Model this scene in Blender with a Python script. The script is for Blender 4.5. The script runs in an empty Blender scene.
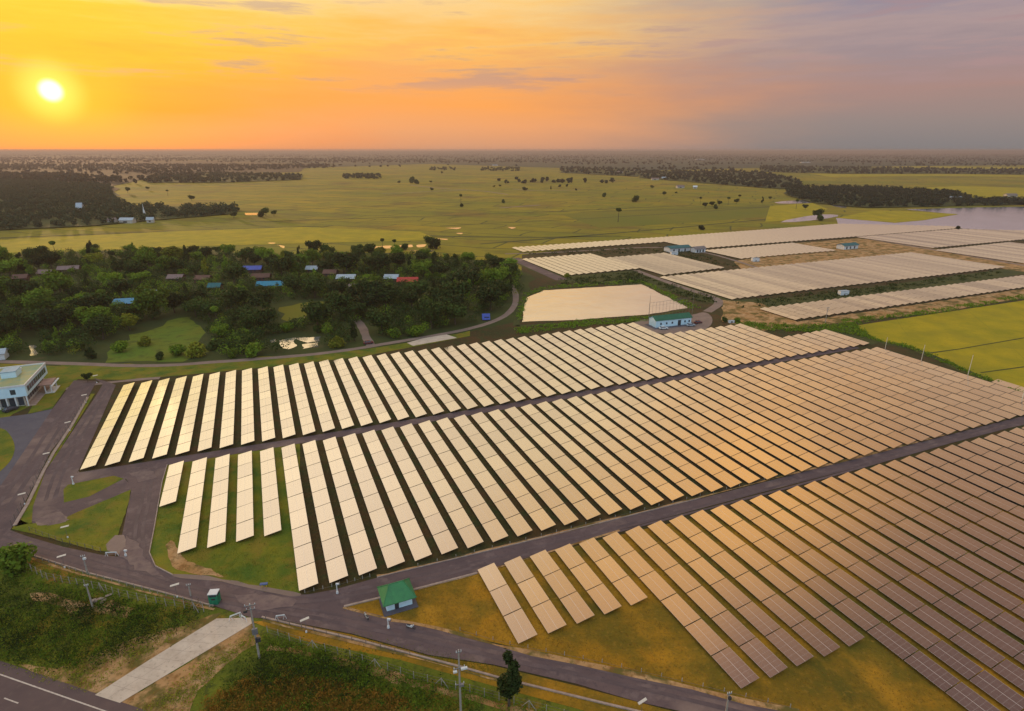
import bpy, math, random
import numpy as np
from mathutils import Vector, Matrix
from mathutils.geometry import tessellate_polygon
random.seed(7); rng = np.random.default_rng(7)
sc = bpy.context.scene
C = sc.collection
R_ = math.radians

# ------------------------------------------------------------------ camera
FPX, HZN, CX, CY, CAMH = 590.0, 150.0, 512.0, 355.5, 85.0
PITCH = math.atan((CY - HZN) / FPX)
cd = bpy.data.cameras.new('camera'); cam = bpy.data.objects.new('camera', cd); C.objects.link(cam)
cam.location = (0, 0, CAMH); cam.rotation_euler = (math.pi / 2 - PITCH, 0, 0)
cd.sensor_width = 36; cd.lens = FPX / 1024 * 36; cd.clip_start = 0.5; cd.clip_end = 60000
sc.camera = cam
sc.view_settings.view_transform = 'Standard'; sc.view_settings.look = 'None'
sc.view_settings.exposure = 0.0; sc.view_settings.gamma = 1; sc.view_settings.use_curve_mapping = False
sc.render.engine = 'CYCLES'
sc.cycles.max_bounces = 5; sc.cycles.diffuse_bounces = 2; sc.cycles.glossy_bounces = 3
sc.cycles.transmission_bounces = 2; sc.cycles.volume_bounces = 0; sc.cycles.transparent_max_bounces = 4
sc.cycles.use_denoising = True
sc.cycles.sample_clamp_indirect = 4.0

def s2l(c):
    return tuple(((v / 255) / 12.92 if v / 255 <= .04045 else ((v / 255 + .055) / 1.055) ** 2.4) for v in c)

# ------------------------------------------------------------------ world sky
SUN_AZ, SUN_EL = -35.6, 4.05          # degrees, azimuth to the right of +Y
w = bpy.data.worlds.new('World'); sc.world = w; w.use_nodes = True
nt = w.node_tree; nt.nodes.clear()
def nd(t, **k):
    n = nt.nodes.new(t)
    for a, b in k.items(): setattr(n, a, b)
    return n
def wire(v, sock):
    if isinstance(v, (int, float)): sock.default_value = v
    elif isinstance(v, tuple): sock.default_value = v if len(v) == len(sock.default_value) else (*v, 1)
    else: nt.links.new(v, sock)
def mth(op, a, b=0.0, c=0.0, clamp=False):
    n = nd('ShaderNodeMath', operation=op, use_clamp=clamp); wire(a, n.inputs[0]); wire(b, n.inputs[1]); wire(c, n.inputs[2]); return n.outputs[0]
def sstep(v, a, b):
    n = nd('ShaderNodeMapRange', interpolation_type='SMOOTHSTEP'); wire(v, n.inputs[0]); n.inputs[1].default_value = a; n.inputs[2].default_value = b
    return n.outputs[0]
def mixc(f, a, b, mode='MIX'):
    n = nd('ShaderNodeMix', data_type='RGBA', blend_type=mode); wire(f, n.inputs[0]); wire(a, n.inputs[6]); wire(b, n.inputs[7]); return n.outputs[2]
def ramp(f, stops):
    n = nd('ShaderNodeValToRGB'); cr = n.color_ramp
    while len(cr.elements) < len(stops): cr.elements.new(1)
    for el, (p, c) in zip(cr.elements, stops): el.position = p; el.color = (*c, 1)
    wire(f, n.inputs[0]); return n.outputs[0]
tc = nd('ShaderNodeTexCoord'); sep = nd('ShaderNodeSeparateXYZ'); nt.links.new(tc.outputs['Generated'], sep.inputs[0])
X, Y, Z = sep.outputs
az0 = mth('MULTIPLY', mth('ARCTAN2', X, Y), 180 / math.pi)
el0 = mth('MULTIPLY', mth('ARCSINE', Z), 180 / math.pi)
def noise(sx, sy, sz, scale, det=4, rough=.5):
    mp = nd('ShaderNodeMapping'); mp.inputs['Scale'].default_value = (sx, sy, sz); nt.links.new(tc.outputs['Generated'], mp.inputs[0])
    n = nd('ShaderNodeTexNoise'); n.inputs['Scale'].default_value = scale; n.inputs['Detail'].default_value = det; n.inputs['Roughness'].default_value = rough
    nt.links.new(mp.outputs[0], n.inputs[0]); return n.outputs[0]
n1 = noise(1, 1, 7, 2.2, 6, .6); n2 = noise(1, 1, 10, 4.5, 6, .62); n3 = noise(1, 1, 2.5, 3.5, 5, .55)
az = mth('ADD', az0, mth('MULTIPLY', mth('SUBTRACT', n1, .5), 26))
hi = sstep(el0, 1.5, 9)
el = mth('ADD', el0, mth('MULTIPLY', mth('MULTIPLY', mth('SUBTRACT', n2, .5), 9), hi))
ef = mth('DIVIDE', el, 60.0, clamp=True)
def st(l): return [(e / 60, tuple(m * v for v in s2l(c))) for e, c, m in l]
left = ramp(ef, st([(0, (228, 130, 80), 1), (1.6, (252, 142, 66), 1), (3.2, (255, 146, 16), 1), (5, (255, 166, 2), 1), (7, (255, 188, 2), 1), (9.5, (255, 204, 36), 1),
                    (13, (255, 228, 145), 1.1), (18, (255, 230, 184), 1.25), (32, (250, 224, 188), 1.4), (45, (240, 208, 178), 1.3), (60, (190, 160, 150), 1)]))
mid = ramp(ef, st([(0, (205, 150, 120), 1), (2, (235, 160, 108), 1), (4, (250, 162, 84), 1), (6.5, (246, 170, 96), 1), (8.5, (255, 190, 92), 1), (11, (252, 205, 128), 1),
                   (15, (246, 218, 172), 1.0), (22, (236, 210, 170), 1.02), (34, (236, 208, 160), 1.2), (46, (232, 186, 124), 1.15), (54, (190, 145, 120), 1.05), (60, (160, 125, 118), 1)]))
right = ramp(ef, st([(0, (128, 126, 128), 1), (2, (146, 132, 130), 1), (4.5, (168, 134, 128), 1), (7, (158, 138, 142), 1), (9, (172, 148, 148), 1), (11.5, (140, 134, 152), 1),
                     (16, (190, 160, 148), 1), (26, (214, 188, 160), 1), (34, (206, 167, 128), 1), (42, (172, 129, 98), .95), (49, (140, 104, 88), .92), (60, (118, 92, 86), .92)]))
col = mixc(sstep(az, -36, -6), left, mid)
col = mixc(sstep(az, -4, 30), col, right)
# sunset-lit cloud bank high to the right of centre
def blob(a, e, ra, re):
    da = mth('DIVIDE', mth('SUBTRACT', az0, a), ra); de = mth('DIVIDE', mth('SUBTRACT', el0, e), re)
    return mth('EXPONENT', mth('MULTIPLY', mth('ADD', mth('MULTIPLY', da, da), mth('MULTIPLY', de, de)), -1.0))
cl = mth('MULTIPLY', mth('ADD', blob(17, 40, 11, 8), mth('MULTIPLY', blob(2, 48, 16, 8), .6), 0, True), sstep(n3, .28, .5))
col = mixc(mth('MULTIPLY', cl, .85), col, tuple(1.35 * v for v in s2l((250, 184, 100))))
cl2 = mth('MULTIPLY', blob(3, 11, 12, 2.2), sstep(n2, .48, .62))
col = mixc(mth('MULTIPLY', cl2, .8), col, s2l((255, 206, 120)))
# greyish cloud streaks
gs = mth('MULTIPLY', mth('MULTIPLY', sstep(n2, .52, .66), sstep(el0, 4, 6)), sstep(el0, 16, 10))
col = mixc(mth('MULTIPLY', gs, .6), col, s2l((176, 140, 138)))
# the sky behind the camera: cool dusk blue
back = sstep(mth('ABSOLUTE', az0), 62, 125)
col = mixc(back, col, ramp(ef, [(0, (.40, .36, .44)), (.2, (.62, .74, .92)), (1, (.80, 1.08, 1.3))]))
zen = sstep(el0, 62, 80)
col = mixc(zen, col, (.95, 1.02, 1.15))
# glow and disc of the sun
sd = Vector((math.sin(R_(SUN_AZ)) * math.cos(R_(SUN_EL)), math.cos(R_(SUN_AZ)) * math.cos(R_(SUN_EL)), math.sin(R_(SUN_EL))))
dp = nd('ShaderNodeVectorMath', operation='DOT_PRODUCT'); nt.links.new(tc.outputs['Generated'], dp.inputs[0]); dp.inputs[1].default_value = sd
ang = mth('MULTIPLY', mth('ARCCOSINE', mth('MINIMUM', dp.outputs['Value'], .9999999)), 180 / math.pi)
glow = sstep(ang, 7, .8); col = mixc(mth('MULTIPLY', mth('MULTIPLY', glow, .55), sstep(el0, .3, 3.2)), col, s2l((255, 190, 0)))
glow2 = sstep(ang, 2.7, .3); col = mixc(glow2, col, (1.0, .80, .10))
disc = sstep(ang, .92, .4); col = mixc(disc, col, (3.2, 2.7, 1.1))
bg1 = nd('ShaderNodeBackground'); nt.links.new(col, bg1.inputs[0]); bg1.inputs[1].default_value = 1.0
sky = nd('ShaderNodeTexSky', sky_type='NISHITA'); sky.sun_disc = False; sky.sun_elevation = R_(SUN_EL); sky.sun_rotation = R_(SUN_AZ)
bg2 = nd('ShaderNodeBackground'); nt.links.new(sky.outputs[0], bg2.inputs[0]); bg2.inputs[1].default_value = 0.008
ad = nd('ShaderNodeAddShader'); nt.links.new(bg1.outputs[0], ad.inputs[0]); nt.links.new(bg2.outputs[0], ad.inputs[1])
out = nd('ShaderNodeOutputWorld'); nt.links.new(ad.outputs[0], out.inputs[0])

sl = bpy.data.lights.new('sun', 'SUN'); sun = bpy.data.objects.new('sun', sl); C.objects.link(sun)
sl.energy = 2.2; sl.angle = R_(1.5); sl.color = (1, .62, .30)
sun.rotation_euler = (-sd).to_track_quat('-Z', 'Y').to_euler(); sun.location = sd * 400

# ------------------------------------------------------------------ projection helpers (pixel -> point on the ground)
def at(x, y, z=0.0):
    r = (x - CX) / FPX, math.cos(PITCH) + (CY - y) / FPX * math.sin(PITCH), -math.sin(PITCH) + (CY - y) / FPX * math.cos(PITCH)
    k = (z - CAMH) / r[2]
    return Vector((r[0] * k, r[1] * k, z))
_d = at(245, 151); D = Vector((_d.x, _d.y, 0)).normalized()      # along the panel rows
P = Vector((D.y, -D.x, 0))                                         # across the rows, to the right
ROWANG = math.atan2(D.y, D.x)
def uv(x, y, z=0.0):
    p = at(x, y, z); return p.dot(D), p.dot(P)
def W(u, v, z=0.0): return D * u + P * v + Vector((0, 0, z))

# ------------------------------------------------------------------ materials
def mat(name, base, rough=.8, var=None, scale=1.0, det=6, metal=0.0, spec=.3, bump=0.0, bscale=None, coords='pos', rnd=0.0, lo=.35, hi=.65, layers=(), emit=None):
    """procedural material: base colour mixed with var colour by noise, further layers [(colour, scale, lo, hi, amount)]"""
    m = bpy.data.materials.new(name); m.use_nodes = True; t = m.node_tree
    b = t.nodes['Principled BSDF']; b.inputs['Roughness'].default_value = rough; b.inputs['Metallic'].default_value = metal
    b.inputs['Specular IOR Level'].default_value = spec
    if coords == 'pos': src = t.nodes.new('ShaderNodeNewGeometry').outputs['Position']
    else: src = t.nodes.new('ShaderNodeTexCoord').outputs['Object']
    def nz(s, d=det):
        n = t.nodes.new('ShaderNodeTexNoise'); n.inputs['Scale'].default_value = s; n.inputs['Detail'].default_value = d; n.inputs['Roughness'].default_value = .6
        t.links.new(src, n.inputs[0]); return n.outputs[0]
    def mr(v, a, c, k=1.0):
        n = t.nodes.new('ShaderNodeMapRange'); t.links.new(v, n.inputs[0]); n.inputs[1].default_value = a; n.inputs[2].default_value = c; n.inputs[4].default_value = k; return n.outputs[0]
    cur = None
    def mx(f, a, c, mode='MIX'):
        n = t.nodes.new('ShaderNodeMix'); n.data_type = 'RGBA'; n.blend_type = mode
        if isinstance(f, float): n.inputs[0].default_value = f
        else: t.links.new(f, n.inputs[0])
        for v, i in ((a, 6), (c, 7)):
            if isinstance(v, tuple): n.inputs[i].default_value = (*v, 1)
            else: t.links.new(v, n.inputs[i])
        return n.outputs[2]
    cur = base
    if var: cur = mx(mr(nz(scale), lo, hi), base, var)
    for c, s, a, e, k in layers: cur = mx(mr(nz(s), a, e, k), cur, c)
    if rnd:
        oi = t.nodes.new('ShaderNodeObjectInfo'); h = t.nodes.new('ShaderNodeHueSaturation')
        if isinstance(cur, tuple): h.inputs['Color'].default_value = (*cur, 1)
        else: t.links.new(cur, h.inputs['Color'])
        t.links.new(mr(oi.outputs['Random'], 0, 1, 1), h.inputs['Value'])
        n = h.inputs['Value'].links[0].from_node; n.inputs[3].default_value = 1 - rnd; n.inputs[4].default_value = 1 + rnd
        cur = h.outputs[0]
    if isinstance(cur, tuple): b.inputs['Base Color'].default_value = (*cur, 1)
    else: t.links.new(cur, b.inputs['Base Color'])
    if bump:
        bn = t.nodes.new('ShaderNodeBump'); bn.inputs['Strength'].default_value = 1; bn.inputs['Distance'].default_value = bump
        t.links.new(nz(bscale or scale * 4), bn.inputs['Height']); t.links.new(bn.outputs[0], b.inputs['Normal'])
    return m
M = {}
M['farmland'] = mat('farmland', (.29, .215, .003), .95, (.17, .16, .004), .0045, layers=[((.15, .085, .012), .008, .52, .66, .75), ((.06, .06, .008), .03, .5, .7, .5), ((.25, .19, .008), .0025, .5, .65, .6)])
def paddies(m, w_, h_, mort, amt, dark=(.07, .07, .008)):
    t = m.node_tree; b = t.nodes['Principled BSDF']; src = b.inputs['Base Color'].links[0].from_socket
    g = t.nodes.new('ShaderNodeNewGeometry'); mp = t.nodes.new('ShaderNodeMapping'); mp.inputs['Rotation'].default_value = (0, 0, .42)
    nz = t.nodes.new('ShaderNodeTexNoise'); nz.inputs['Scale'].default_value = .006; sc1 = t.nodes.new('ShaderNodeVectorMath'); sc1.operation = 'SCALE'; sc1.inputs['Scale'].default_value = 60
    av = t.nodes.new('ShaderNodeVectorMath'); av.operation = 'ADD'
    t.links.new(g.outputs['Position'], nz.inputs[0]); t.links.new(nz.outputs['Color'], sc1.inputs[0]); t.links.new(g.outputs['Position'], av.inputs[0]); t.links.new(sc1.outputs[0], av.inputs[1]); t.links.new(av.outputs[0], mp.inputs[0])
    br = t.nodes.new('ShaderNodeTexBrick'); t.links.new(mp.outputs[0], br.inputs[0]); br.offset = .37
    br.inputs['Scale'].default_value = 1; br.inputs['Brick Width'].default_value = w_; br.inputs['Row Height'].default_value = h_; br.inputs['Mortar Size'].default_value = mort; br.inputs['Mortar Smooth'].default_value = .3
    br.inputs['Color1'].default_value = (1.12, 1.02, .8, 1); br.inputs['Color2'].default_value = (.74, .86, 1.1, 1); br.inputs['Mortar'].default_value = (1, 1, 1, 1)
    m1 = t.nodes.new('ShaderNodeMix'); m1.data_type = 'RGBA'; m1.blend_type = 'MULTIPLY'; m1.inputs[0].default_value = amt; t.links.new(src, m1.inputs[6]); t.links.new(br.outputs['Color'], m1.inputs[7])
    m2 = t.nodes.new('ShaderNodeMix'); m2.data_type = 'RGBA'; t.links.new(br.outputs['Fac'], m2.inputs[0]); t.links.new(m1.outputs[2], m2.inputs[6]); m2.inputs[7].default_value = (*dark, 1)
    t.links.new(m2.outputs[2], b.inputs['Base Color'])
paddies(M['farmland'], 95, 38, 1.3, .9)
M['site'] = mat('site_grass', (.034, .032, .005), .95, (.075, .036, .009), .07, bump=.12, bscale=3, layers=[((.03, .045, .007), .25, .48, .62, .7), ((.12, .072, .013), .9, .52, .72, .55), ((.02, .02, .006), 2.5, .55, .75, .6)])
M['lawn'] = mat('lawn_grass', (.20, .175, .006), .95, (.06, .11, .005), .12, bump=.1, bscale=3, layers=[((.20, .14, .012), .18, .5, .62, .75), ((.02, .03, .005), 2.2, .55, .75, .5)])
M['dry'] = mat('dry_grass', (.42, .19, .005), .95, (.12, .09, .005), .06, bump=.15, bscale=3, layers=[((.46, .22, .010), .09, .5, .64, .7), ((.09, .085, .005), .05, .48, .62, .7), ((.42, .22, .03), 1.1, .56, .72, .5), ((.10, .06, .006), 1.7, .5, .72, .6)])
M['wild'] = mat('wild_grass', (.16, .17, .008), .95, (.08, .10, .006), .1, bump=.3, bscale=1.5, layers=[((.30, .15, .015), .055, .52, .60, .85), ((.02, .03, .005), .7, .5, .65, .6), ((.09, .08, .01), 2.2, .58, .75, .5)])
M['forest_floor'] = mat('forest_floor', (.030, .042, .007), .95, (.05, .06, .008), .04, layers=[((.10, .07, .025), .06, .6, .7, .6)])
M['field_green'] = mat('green_field', (.12, .13, .006), .95, (.17, .14, .006), .01)
M['far_brown'] = mat('far_brown_plain', (.055, .036, .018), .95, (.03, .026, .014), .004, layers=[((.15, .12, .02), .0016, .56, .62, .7)])
M['far_dark'] = mat('far_dark_plain', (.018, .040, .026), .95, (.05, .066, .024), .0022, layers=[((.03, .04, .025), .006, .45, .6, .8)])
M['meadow'] = mat('meadow', (.09, .15, .008), .95, (.15, .15, .008), .05, layers=[((.03, .05, .006), .2, .5, .66, .6)])
M['rice'] = mat('rice', (.40, .29, .004), .95, (.26, .225, .003), .06, layers=[((.10, .10, .006), .6, .56, .72, .45), ((.29, .22, .008), .03, .5, .6, .5)])
paddies(M['rice'], 70, 40, .12, .3, (.20, .18, .008))
M['bund'] = mat('bund', (.07, .07, .012), .95, (.04, .045, .01), .4)
M['asphalt'] = mat('asphalt', (.135, .088, .084), .85, (.090, .060, .062), .09, layers=[((.18, .125, .115), .25, .54, .66, .7), ((.05, .036, .045), 1.1, .55, .72, .5), ((.28, .19, .15), .045, .55, .66, .6)])
M['worn'] = mat('worn_asphalt', (.088, .060, .062), .8, (.125, .085, .084), .12, layers=[((.15, .105, .105), .3, .50, .66, .6)])
M['lot'] = mat('parking_lot', (.11, .10, .115), .85, (.085, .075, .092), .15, layers=[((.14, .12, .12), 1.0, .55, .7, .5)])
M['highway'] = mat('highway', (.125, .080, .072), .8, (.10, .065, .062), .2, layers=[((.16, .11, .09), .6, .55, .7, .4)])
M['concrete'] = mat('concrete', (.62, .50, .38), .9, (.50, .39, .29), .35, layers=[((.22, .17, .13), 1.5, .56, .7, .5)])
M['kerb'] = mat('kerb_concrete', (.40, .30, .24), .9, (.28, .2, .16), .8)
M['dirt'] = mat('bare_dirt', (.38, .19, .06), .95, (.50, .30, .14), .12, layers=[((.10, .085, .012), .16, .48, .58, .9), ((.20, .09, .02), .5, .50, .66, .8), ((.05, .05, .01), 1.2, .56, .7, .7)])
M['track'] = mat('dirt_track', (.26, .18, .14), .95, (.20, .14, .11), .15, layers=[((.32, .23, .18), .5, .55, .7, .5)])
M['line'] = mat('road_paint', (.62, .52, .42), .7, (.45, .36, .3), 3)
M['bank'] = mat('bank_grass', (.04, .05, .010), .95, (.07, .07, .012), .1)
def water(name, c, rough=.06):
    m = mat(name, c, rough, tuple(.86 * v for v in c), .02, metal=.8, spec=.8, bump=.22, bscale=.12); return m
M['water'] = water('pond_water', (.90, .80, .68), .03); M['lake'] = water('lake_water', (.78, .84, .92), .10)
M['paleblue'] = mat('pale_blue_paint', (.62, .80, .85), .6, (.54, .72, .79), .8, coords='obj')
M['white'] = mat('white_paint', (.70, .70, .68), .6, (.6, .6, .58), .8, coords='obj')
M['cream'] = mat('cream_wall', (.55, .5, .42), .7, (.45, .4, .34), .6, coords='obj')
M['pink'] = mat('pinkish_tiles', (.38, .24, .19), .8, (.28, .17, .14), .5, coords='obj')
M['grey'] = mat('grey_metal', (.25, .24, .24), .5, (.18, .17, .17), 1, metal=.3, coords='obj')
M['dark'] = mat('dark_metal', (.035, .035, .04), .5, (.05, .05, .05), 2, coords='obj')
M['glass'] = mat('window_glass', (.03, .045, .06), .12, (.05, .06, .08), .7, spec=.9, coords='obj')
M['pole'] = mat('concrete_pole', (.38, .33, .28), .85, (.28, .24, .2), 1.2, coords='obj')
M['bark'] = mat('bark', (.07, .05, .03), .95, (.12, .09, .06), 1.5, coords='obj')
M['roofgreen'] = mat('green_roof', (.05, .22, .07), .5, (.04, .17, .06), 1.0, coords='obj')
M['roofteal'] = mat('teal_green_roof', (.012, .10, .055), .5, (.02, .13, .075), .8, coords='obj')
M['yellowroof'] = mat('flat_roof', (.36, .33, .14), .8, (.20, .30, .20), .25, coords='obj')
M['lamphead'] = mat('lamp_head', (.72, .60, .45), .5, (.6, .5, .4), 3, coords='obj')
M['pframe'] = mat('panel_frame', (.16, .15, .15), .5, (.12, .11, .11), 2, metal=.4, coords='obj')
M['steel'] = mat('galvanised_steel', (.16, .14, .12), .6, (.22, .2, .18), 2, metal=.4, coords='obj')
for n, c in dict(blue=(.07, .11, .42), teal=(.01, .22, .34), red=(.50, .05, .04), lightblue=(.10, .30, .45), whitish=(.42, .48, .52), rust=(.13, .06, .045), greyroof=(.20, .17, .16), aqua=(.015, .13, .14), pinkroof=(.22, .15, .14), carred=(.16, .03, .03), signblue=(.06, .12, .30), boothgreen=(.02, .22, .11), yellow=(.6, .45, .05), skin=(.35, .2, .13)).items():
    M[n] = mat(n + '_finish', c, .55, tuple(.75 * v for v in c), .8, coords='obj')
def leafmat(name, a, b, rnd=.45):
    m = mat(name, a, .75, b, .8, spec=.2, coords='obj', rnd=rnd)
    t = m.node_tree; bs = t.nodes['Principled BSDF']; o = t.nodes['Material Output']
    tr = t.nodes.new('ShaderNodeBsdfTranslucent'); ms = t.nodes.new('ShaderNodeMixShader'); ms.inputs[0].default_value = .18
    src = bs.inputs['Base Color'].links[0].from_socket; t.links.new(src, tr.inputs[0])
    t.links.new(bs.outputs[0], ms.inputs[1]); t.links.new(tr.outputs[0], ms.inputs[2]); t.links.new(ms.outputs[0], o.inputs[0])
    return m
M['leaf_dark'] = leafmat('dark_leaves', (.026, .048, .007), (.050, .075, .009))
M['leaf_mid'] = leafmat('mid_leaves', (.085, .16, .009), (.15, .20, .010))
M['leaf_light'] = leafmat('light_leaves', (.14, .18, .010), (.24, .21, .014))
M['leaf_dry'] = leafmat('dry_leaves', (.38, .18, .02), (.20, .12, .014))
M['leaf_far'] = leafmat('far_leaves', (.016, .030, .012), (.028, .044, .016))

TILT = R_(9.5); SW = 3.85; PWD = SW * math.cos(TILT); ZL, ZH = .7, .7 + SW * math.sin(TILT)
def panel_mat(name, grid=True):
    m = bpy.data.materials.new(name); m.use_nodes = True; t = m.node_tree; t.nodes.clear()
    def N(ty, **k):
        n = t.nodes.new(ty)
        for a, b in k.items(): setattr(n, a, b)
        return n
    def mm(op, a, b=0.0, clamp=False):
        n = N('ShaderNodeMath', operation=op, use_clamp=clamp)
        for v, s in ((a, n.inputs[0]), (b, n.inputs[1])):
            if isinstance(v, (int, float)): s.default_value = v
            else: t.links.new(v, s)
        return n.outputs[0]
    tcn = N('ShaderNodeTexCoord'); sp = N('ShaderNodeSeparateXYZ'); t.links.new(tcn.outputs['Object'], sp.inputs[0])
    oi = N('ShaderNodeObjectInfo')
    cells = N('ShaderNodeMix', data_type='RGBA'); cells.inputs[6].default_value = (.055, .042, .042, 1); cells.inputs[7].default_value = (.60, .52, .46, 1)
    if grid:
        def line(v, period, width):
            f = mm('FRACT', mm('DIVIDE', mm('ADD', v, 100 * period), period)); dd = mm('MULTIPLY', mm('MINIMUM', f, mm('SUBTRACT', 1.0, f)), period)
            return mm('SUBTRACT', 1.0, mm('DIVIDE', dd, width), True)
        lx = mm('MULTIPLY', line(sp.outputs[0], 1.0, .05), .55)
        ly = line(sp.outputs[1], SW / 2, .09)
        ly2 = mm('MULTIPLY', line(sp.outputs[1], SW / 4, .05), .4)
        g = mm('MAXIMUM', lx, mm('MAXIMUM', ly, ly2)); t.links.new(g, cells.inputs[0])
    else: cells.inputs[0].default_value = .08; g = None
    df = N('ShaderNodeBsdfDiffuse'); t.links.new(cells.outputs[2], df.inputs[0])
    gl = N('ShaderNodeBsdfGlossy'); gl.inputs['Roughness'].default_value = .13
    tint = N('ShaderNodeMix', data_type='RGBA'); tint.inputs[6].default_value = (.88, .86, .86, 1); tint.inputs[7].default_value = (1, .98, .95, 1)
    t.links.new(oi.outputs['Random'], tint.inputs[0]); t.links.new(tint.outputs[2], gl.inputs[0])
    lw = N('ShaderNodeLayerWeight'); lw.inputs[0].default_value = .5
    fr = N('ShaderNodeMapRange'); t.links.new(lw.outputs['Facing'], fr.inputs[0]); fr.inputs[1].default_value = .15; fr.inputs[2].default_value = .75
    fr.inputs[3].default_value = .50; fr.inputs[4].default_value = .90
    f = fr.outputs[0]
    if not grid:
        fr.inputs[4].default_value = .80; tint.inputs[6].default_value = (.68, .66, .66, 1); tint.inputs[7].default_value = (.98, .95, .90, 1)
    if g is not None: f = mm('MULTIPLY', f, mm('SUBTRACT', 1.0, mm('MULTIPLY', g, .36)))
    mx = N('ShaderNodeMixShader'); t.links.new(f, mx.inputs[0]); t.links.new(df.outputs[0], mx.inputs[1]); t.links.new(gl.outputs[0], mx.inputs[2])
    o = N('ShaderNodeOutputMaterial'); t.links.new(mx.outputs[0], o.inputs[0])
    return m
M['panel'] = panel_mat('solar_glass'); M['panel_far'] = panel_mat('solar_glass_far', False)

# ------------------------------------------------------------------ object helpers
def tag(o, label=None, cat=None, group=None, kind=None):
    if label: o['label'] = label
    if cat: o['category'] = cat
    if group: o['group'] = group
    if kind: o['kind'] = kind
    return o
def link(name, me, parent=None):
    o = bpy.data.objects.new(name, me); C.objects.link(o)
    if parent is not None: o.parent = parent
    return o
def empty(name, loc, rz=0):
    o = bpy.data.objects.new(name, None); C.objects.link(o); o.location = loc; o.rotation_euler = (0, 0, rz); o.empty_display_size = .5; return o
class MB:
    def __init__(s): s.v = []; s.f = []
    def add(s, vs, fs):
        k = len(s.v); s.v += [tuple(v) for v in vs]; s.f += [tuple(i + k for i in f) for f in fs]; return s
    def box(s, x0, x1, y0, y1, z0, z1):
        return s.add([(x0, y0, z0), (x1, y0, z0), (x1, y1, z0), (x0, y1, z0), (x0, y0, z1), (x1, y0, z1), (x1, y1, z1), (x0, y1, z1)],
                     [(0, 3, 2, 1), (4, 5, 6, 7), (0, 1, 5, 4), (1, 2, 6, 5), (2, 3, 7, 6), (3, 0, 4, 7)])
    def tube(s, a, b, r0, r1=None, n=6):
        a = Vector(a); b = Vector(b); r1 = r0 if r1 is None else r1
        z = (b - a).normalized(); x = z.orthogonal().normalized(); y = z.cross(x)
        vs = [a + (x * math.cos(t) + y * math.sin(t)) * r0 for t in [2 * math.pi * i / n for i in range(n)]]
        vs += [b + (x * math.cos(t) + y * math.sin(t)) * r1 for t in [2 * math.pi * i / n for i in range(n)]]
        return s.add(vs, [(i, (i + 1) % n, n + (i + 1) % n, n + i) for i in range(n)] + [tuple(range(n))[::-1], tuple(range(n, 2 * n))])
    def prism(s, prof, y0, y1):       # profile in x,z swept along y
        n = len(prof)
        return s.add([(x, y0, z) for x, z in prof] + [(x, y1, z) for x, z in prof], [(i, (i + 1) % n, n + (i + 1) % n, n + i) for i in range(n)] + [tuple(range(n))[::-1], tuple(range(n, 2 * n))])
    def mesh(s, name, m):
        me = bpy.data.meshes.new(name); me.from_pydata(s.v, [], s.f); me.materials.append(m); me.update(); return me
    def build(s, name, m, parent=None): return link(name, s.mesh(name, m), parent)
def copy_tree(o, parent=None):
    c = o.copy(); C.objects.link(c); c.parent = parent
    for ch in [x for x in KIDS.get(o, [])]: copy_tree(ch, c)
    return c
KIDS = {}
def reg(root):
    def walk(o):
        KIDS[o] = list(o.children)
        for c in KIDS[o]: walk(c)
    bpy.context.view_layer.update(); walk(root)

# ------------------------------------------------------------------ ground sheets
def ground_poly(name, pts, z, m, label=None):
    pts = [Vector((p.x, p.y, z)) for p in pts]
    tri = tessellate_polygon([pts])
    cx = sum(p.x for p in pts) / len(pts); cy = sum(p.y for p in pts) / len(pts)
    me = bpy.data.meshes.new(name); me.from_pydata([(p.x - cx, p.y - cy, 0) for p in pts], [], [tuple(t) for t in tri]); me.materials.append(m)
    me.validate()
    for p in me.polygons:
        if p.normal.z < 0: p.flip()
    me.update()
    o = link(name, me); o.location = (cx, cy, z); tag(o, label=label, kind='structure'); return o
def smooth(pts, n=3):
    for _ in range(n):
        q = []
        for i in range(len(pts)):
            a, b = pts[i], pts[(i + 1) % len(pts)]
            q += [a.lerp(b, .25), a.lerp(b, .75)]
        pts = q
    return pts
def jit(pts, a, step):
    out = []
    for i in range(len(pts)):
        p, q = pts[i], pts[(i + 1) % len(pts)]
        k = max(1, int((q - p).length / step))
        for j in range(k):
            r = p.lerp(q, j / k); out.append(r + Vector((random.uniform(-a, a), random.uniform(-a, a), 0)))
    return out
def px(pts, z=0.0): return [at(x, y, z) for x, y in pts]
def strip(name, pts, width, z, m, label=None, sm=2, jitter=0.0):
    for _ in range(sm):
        q = [pts[0]]
        for a, b in zip(pts, pts[1:]): q += [a.lerp(b, .25), a.lerp(b, .75)]
        pts = q + [pts[-1]]
    L, Rr = [], []
    for i, p in enumerate(pts):
        t = (pts[min(i + 1, len(pts) - 1)] - pts[max(i - 1, 0)]).normalized(); n = Vector((-t.y, t.x, 0))
        L.append(p + n * (width / 2 + random.uniform(-jitter, jitter))); Rr.append(p - n * (width / 2 + random.uniform(-jitter, jitter)))
    vs = [(p.x, p.y, z) for p in L + Rr]; k = len(pts)
    me = bpy.data.meshes.new(name); me.from_pydata(vs, [], [(i, k + i, k + i + 1, i + 1) for i in range(k - 1)]); me.materials.append(m)
    me.update(); o = link(name, me); tag(o, label=label, kind='structure'); return o

g = MB(); G = 16000
g.add([(-G, -1500, 0), (G, -1500, 0), (G, G, 0), (-G, G, 0)], [(0, 1, 2, 3)]); tag(g.build('ground', M['farmland']), kind='structure')
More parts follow.
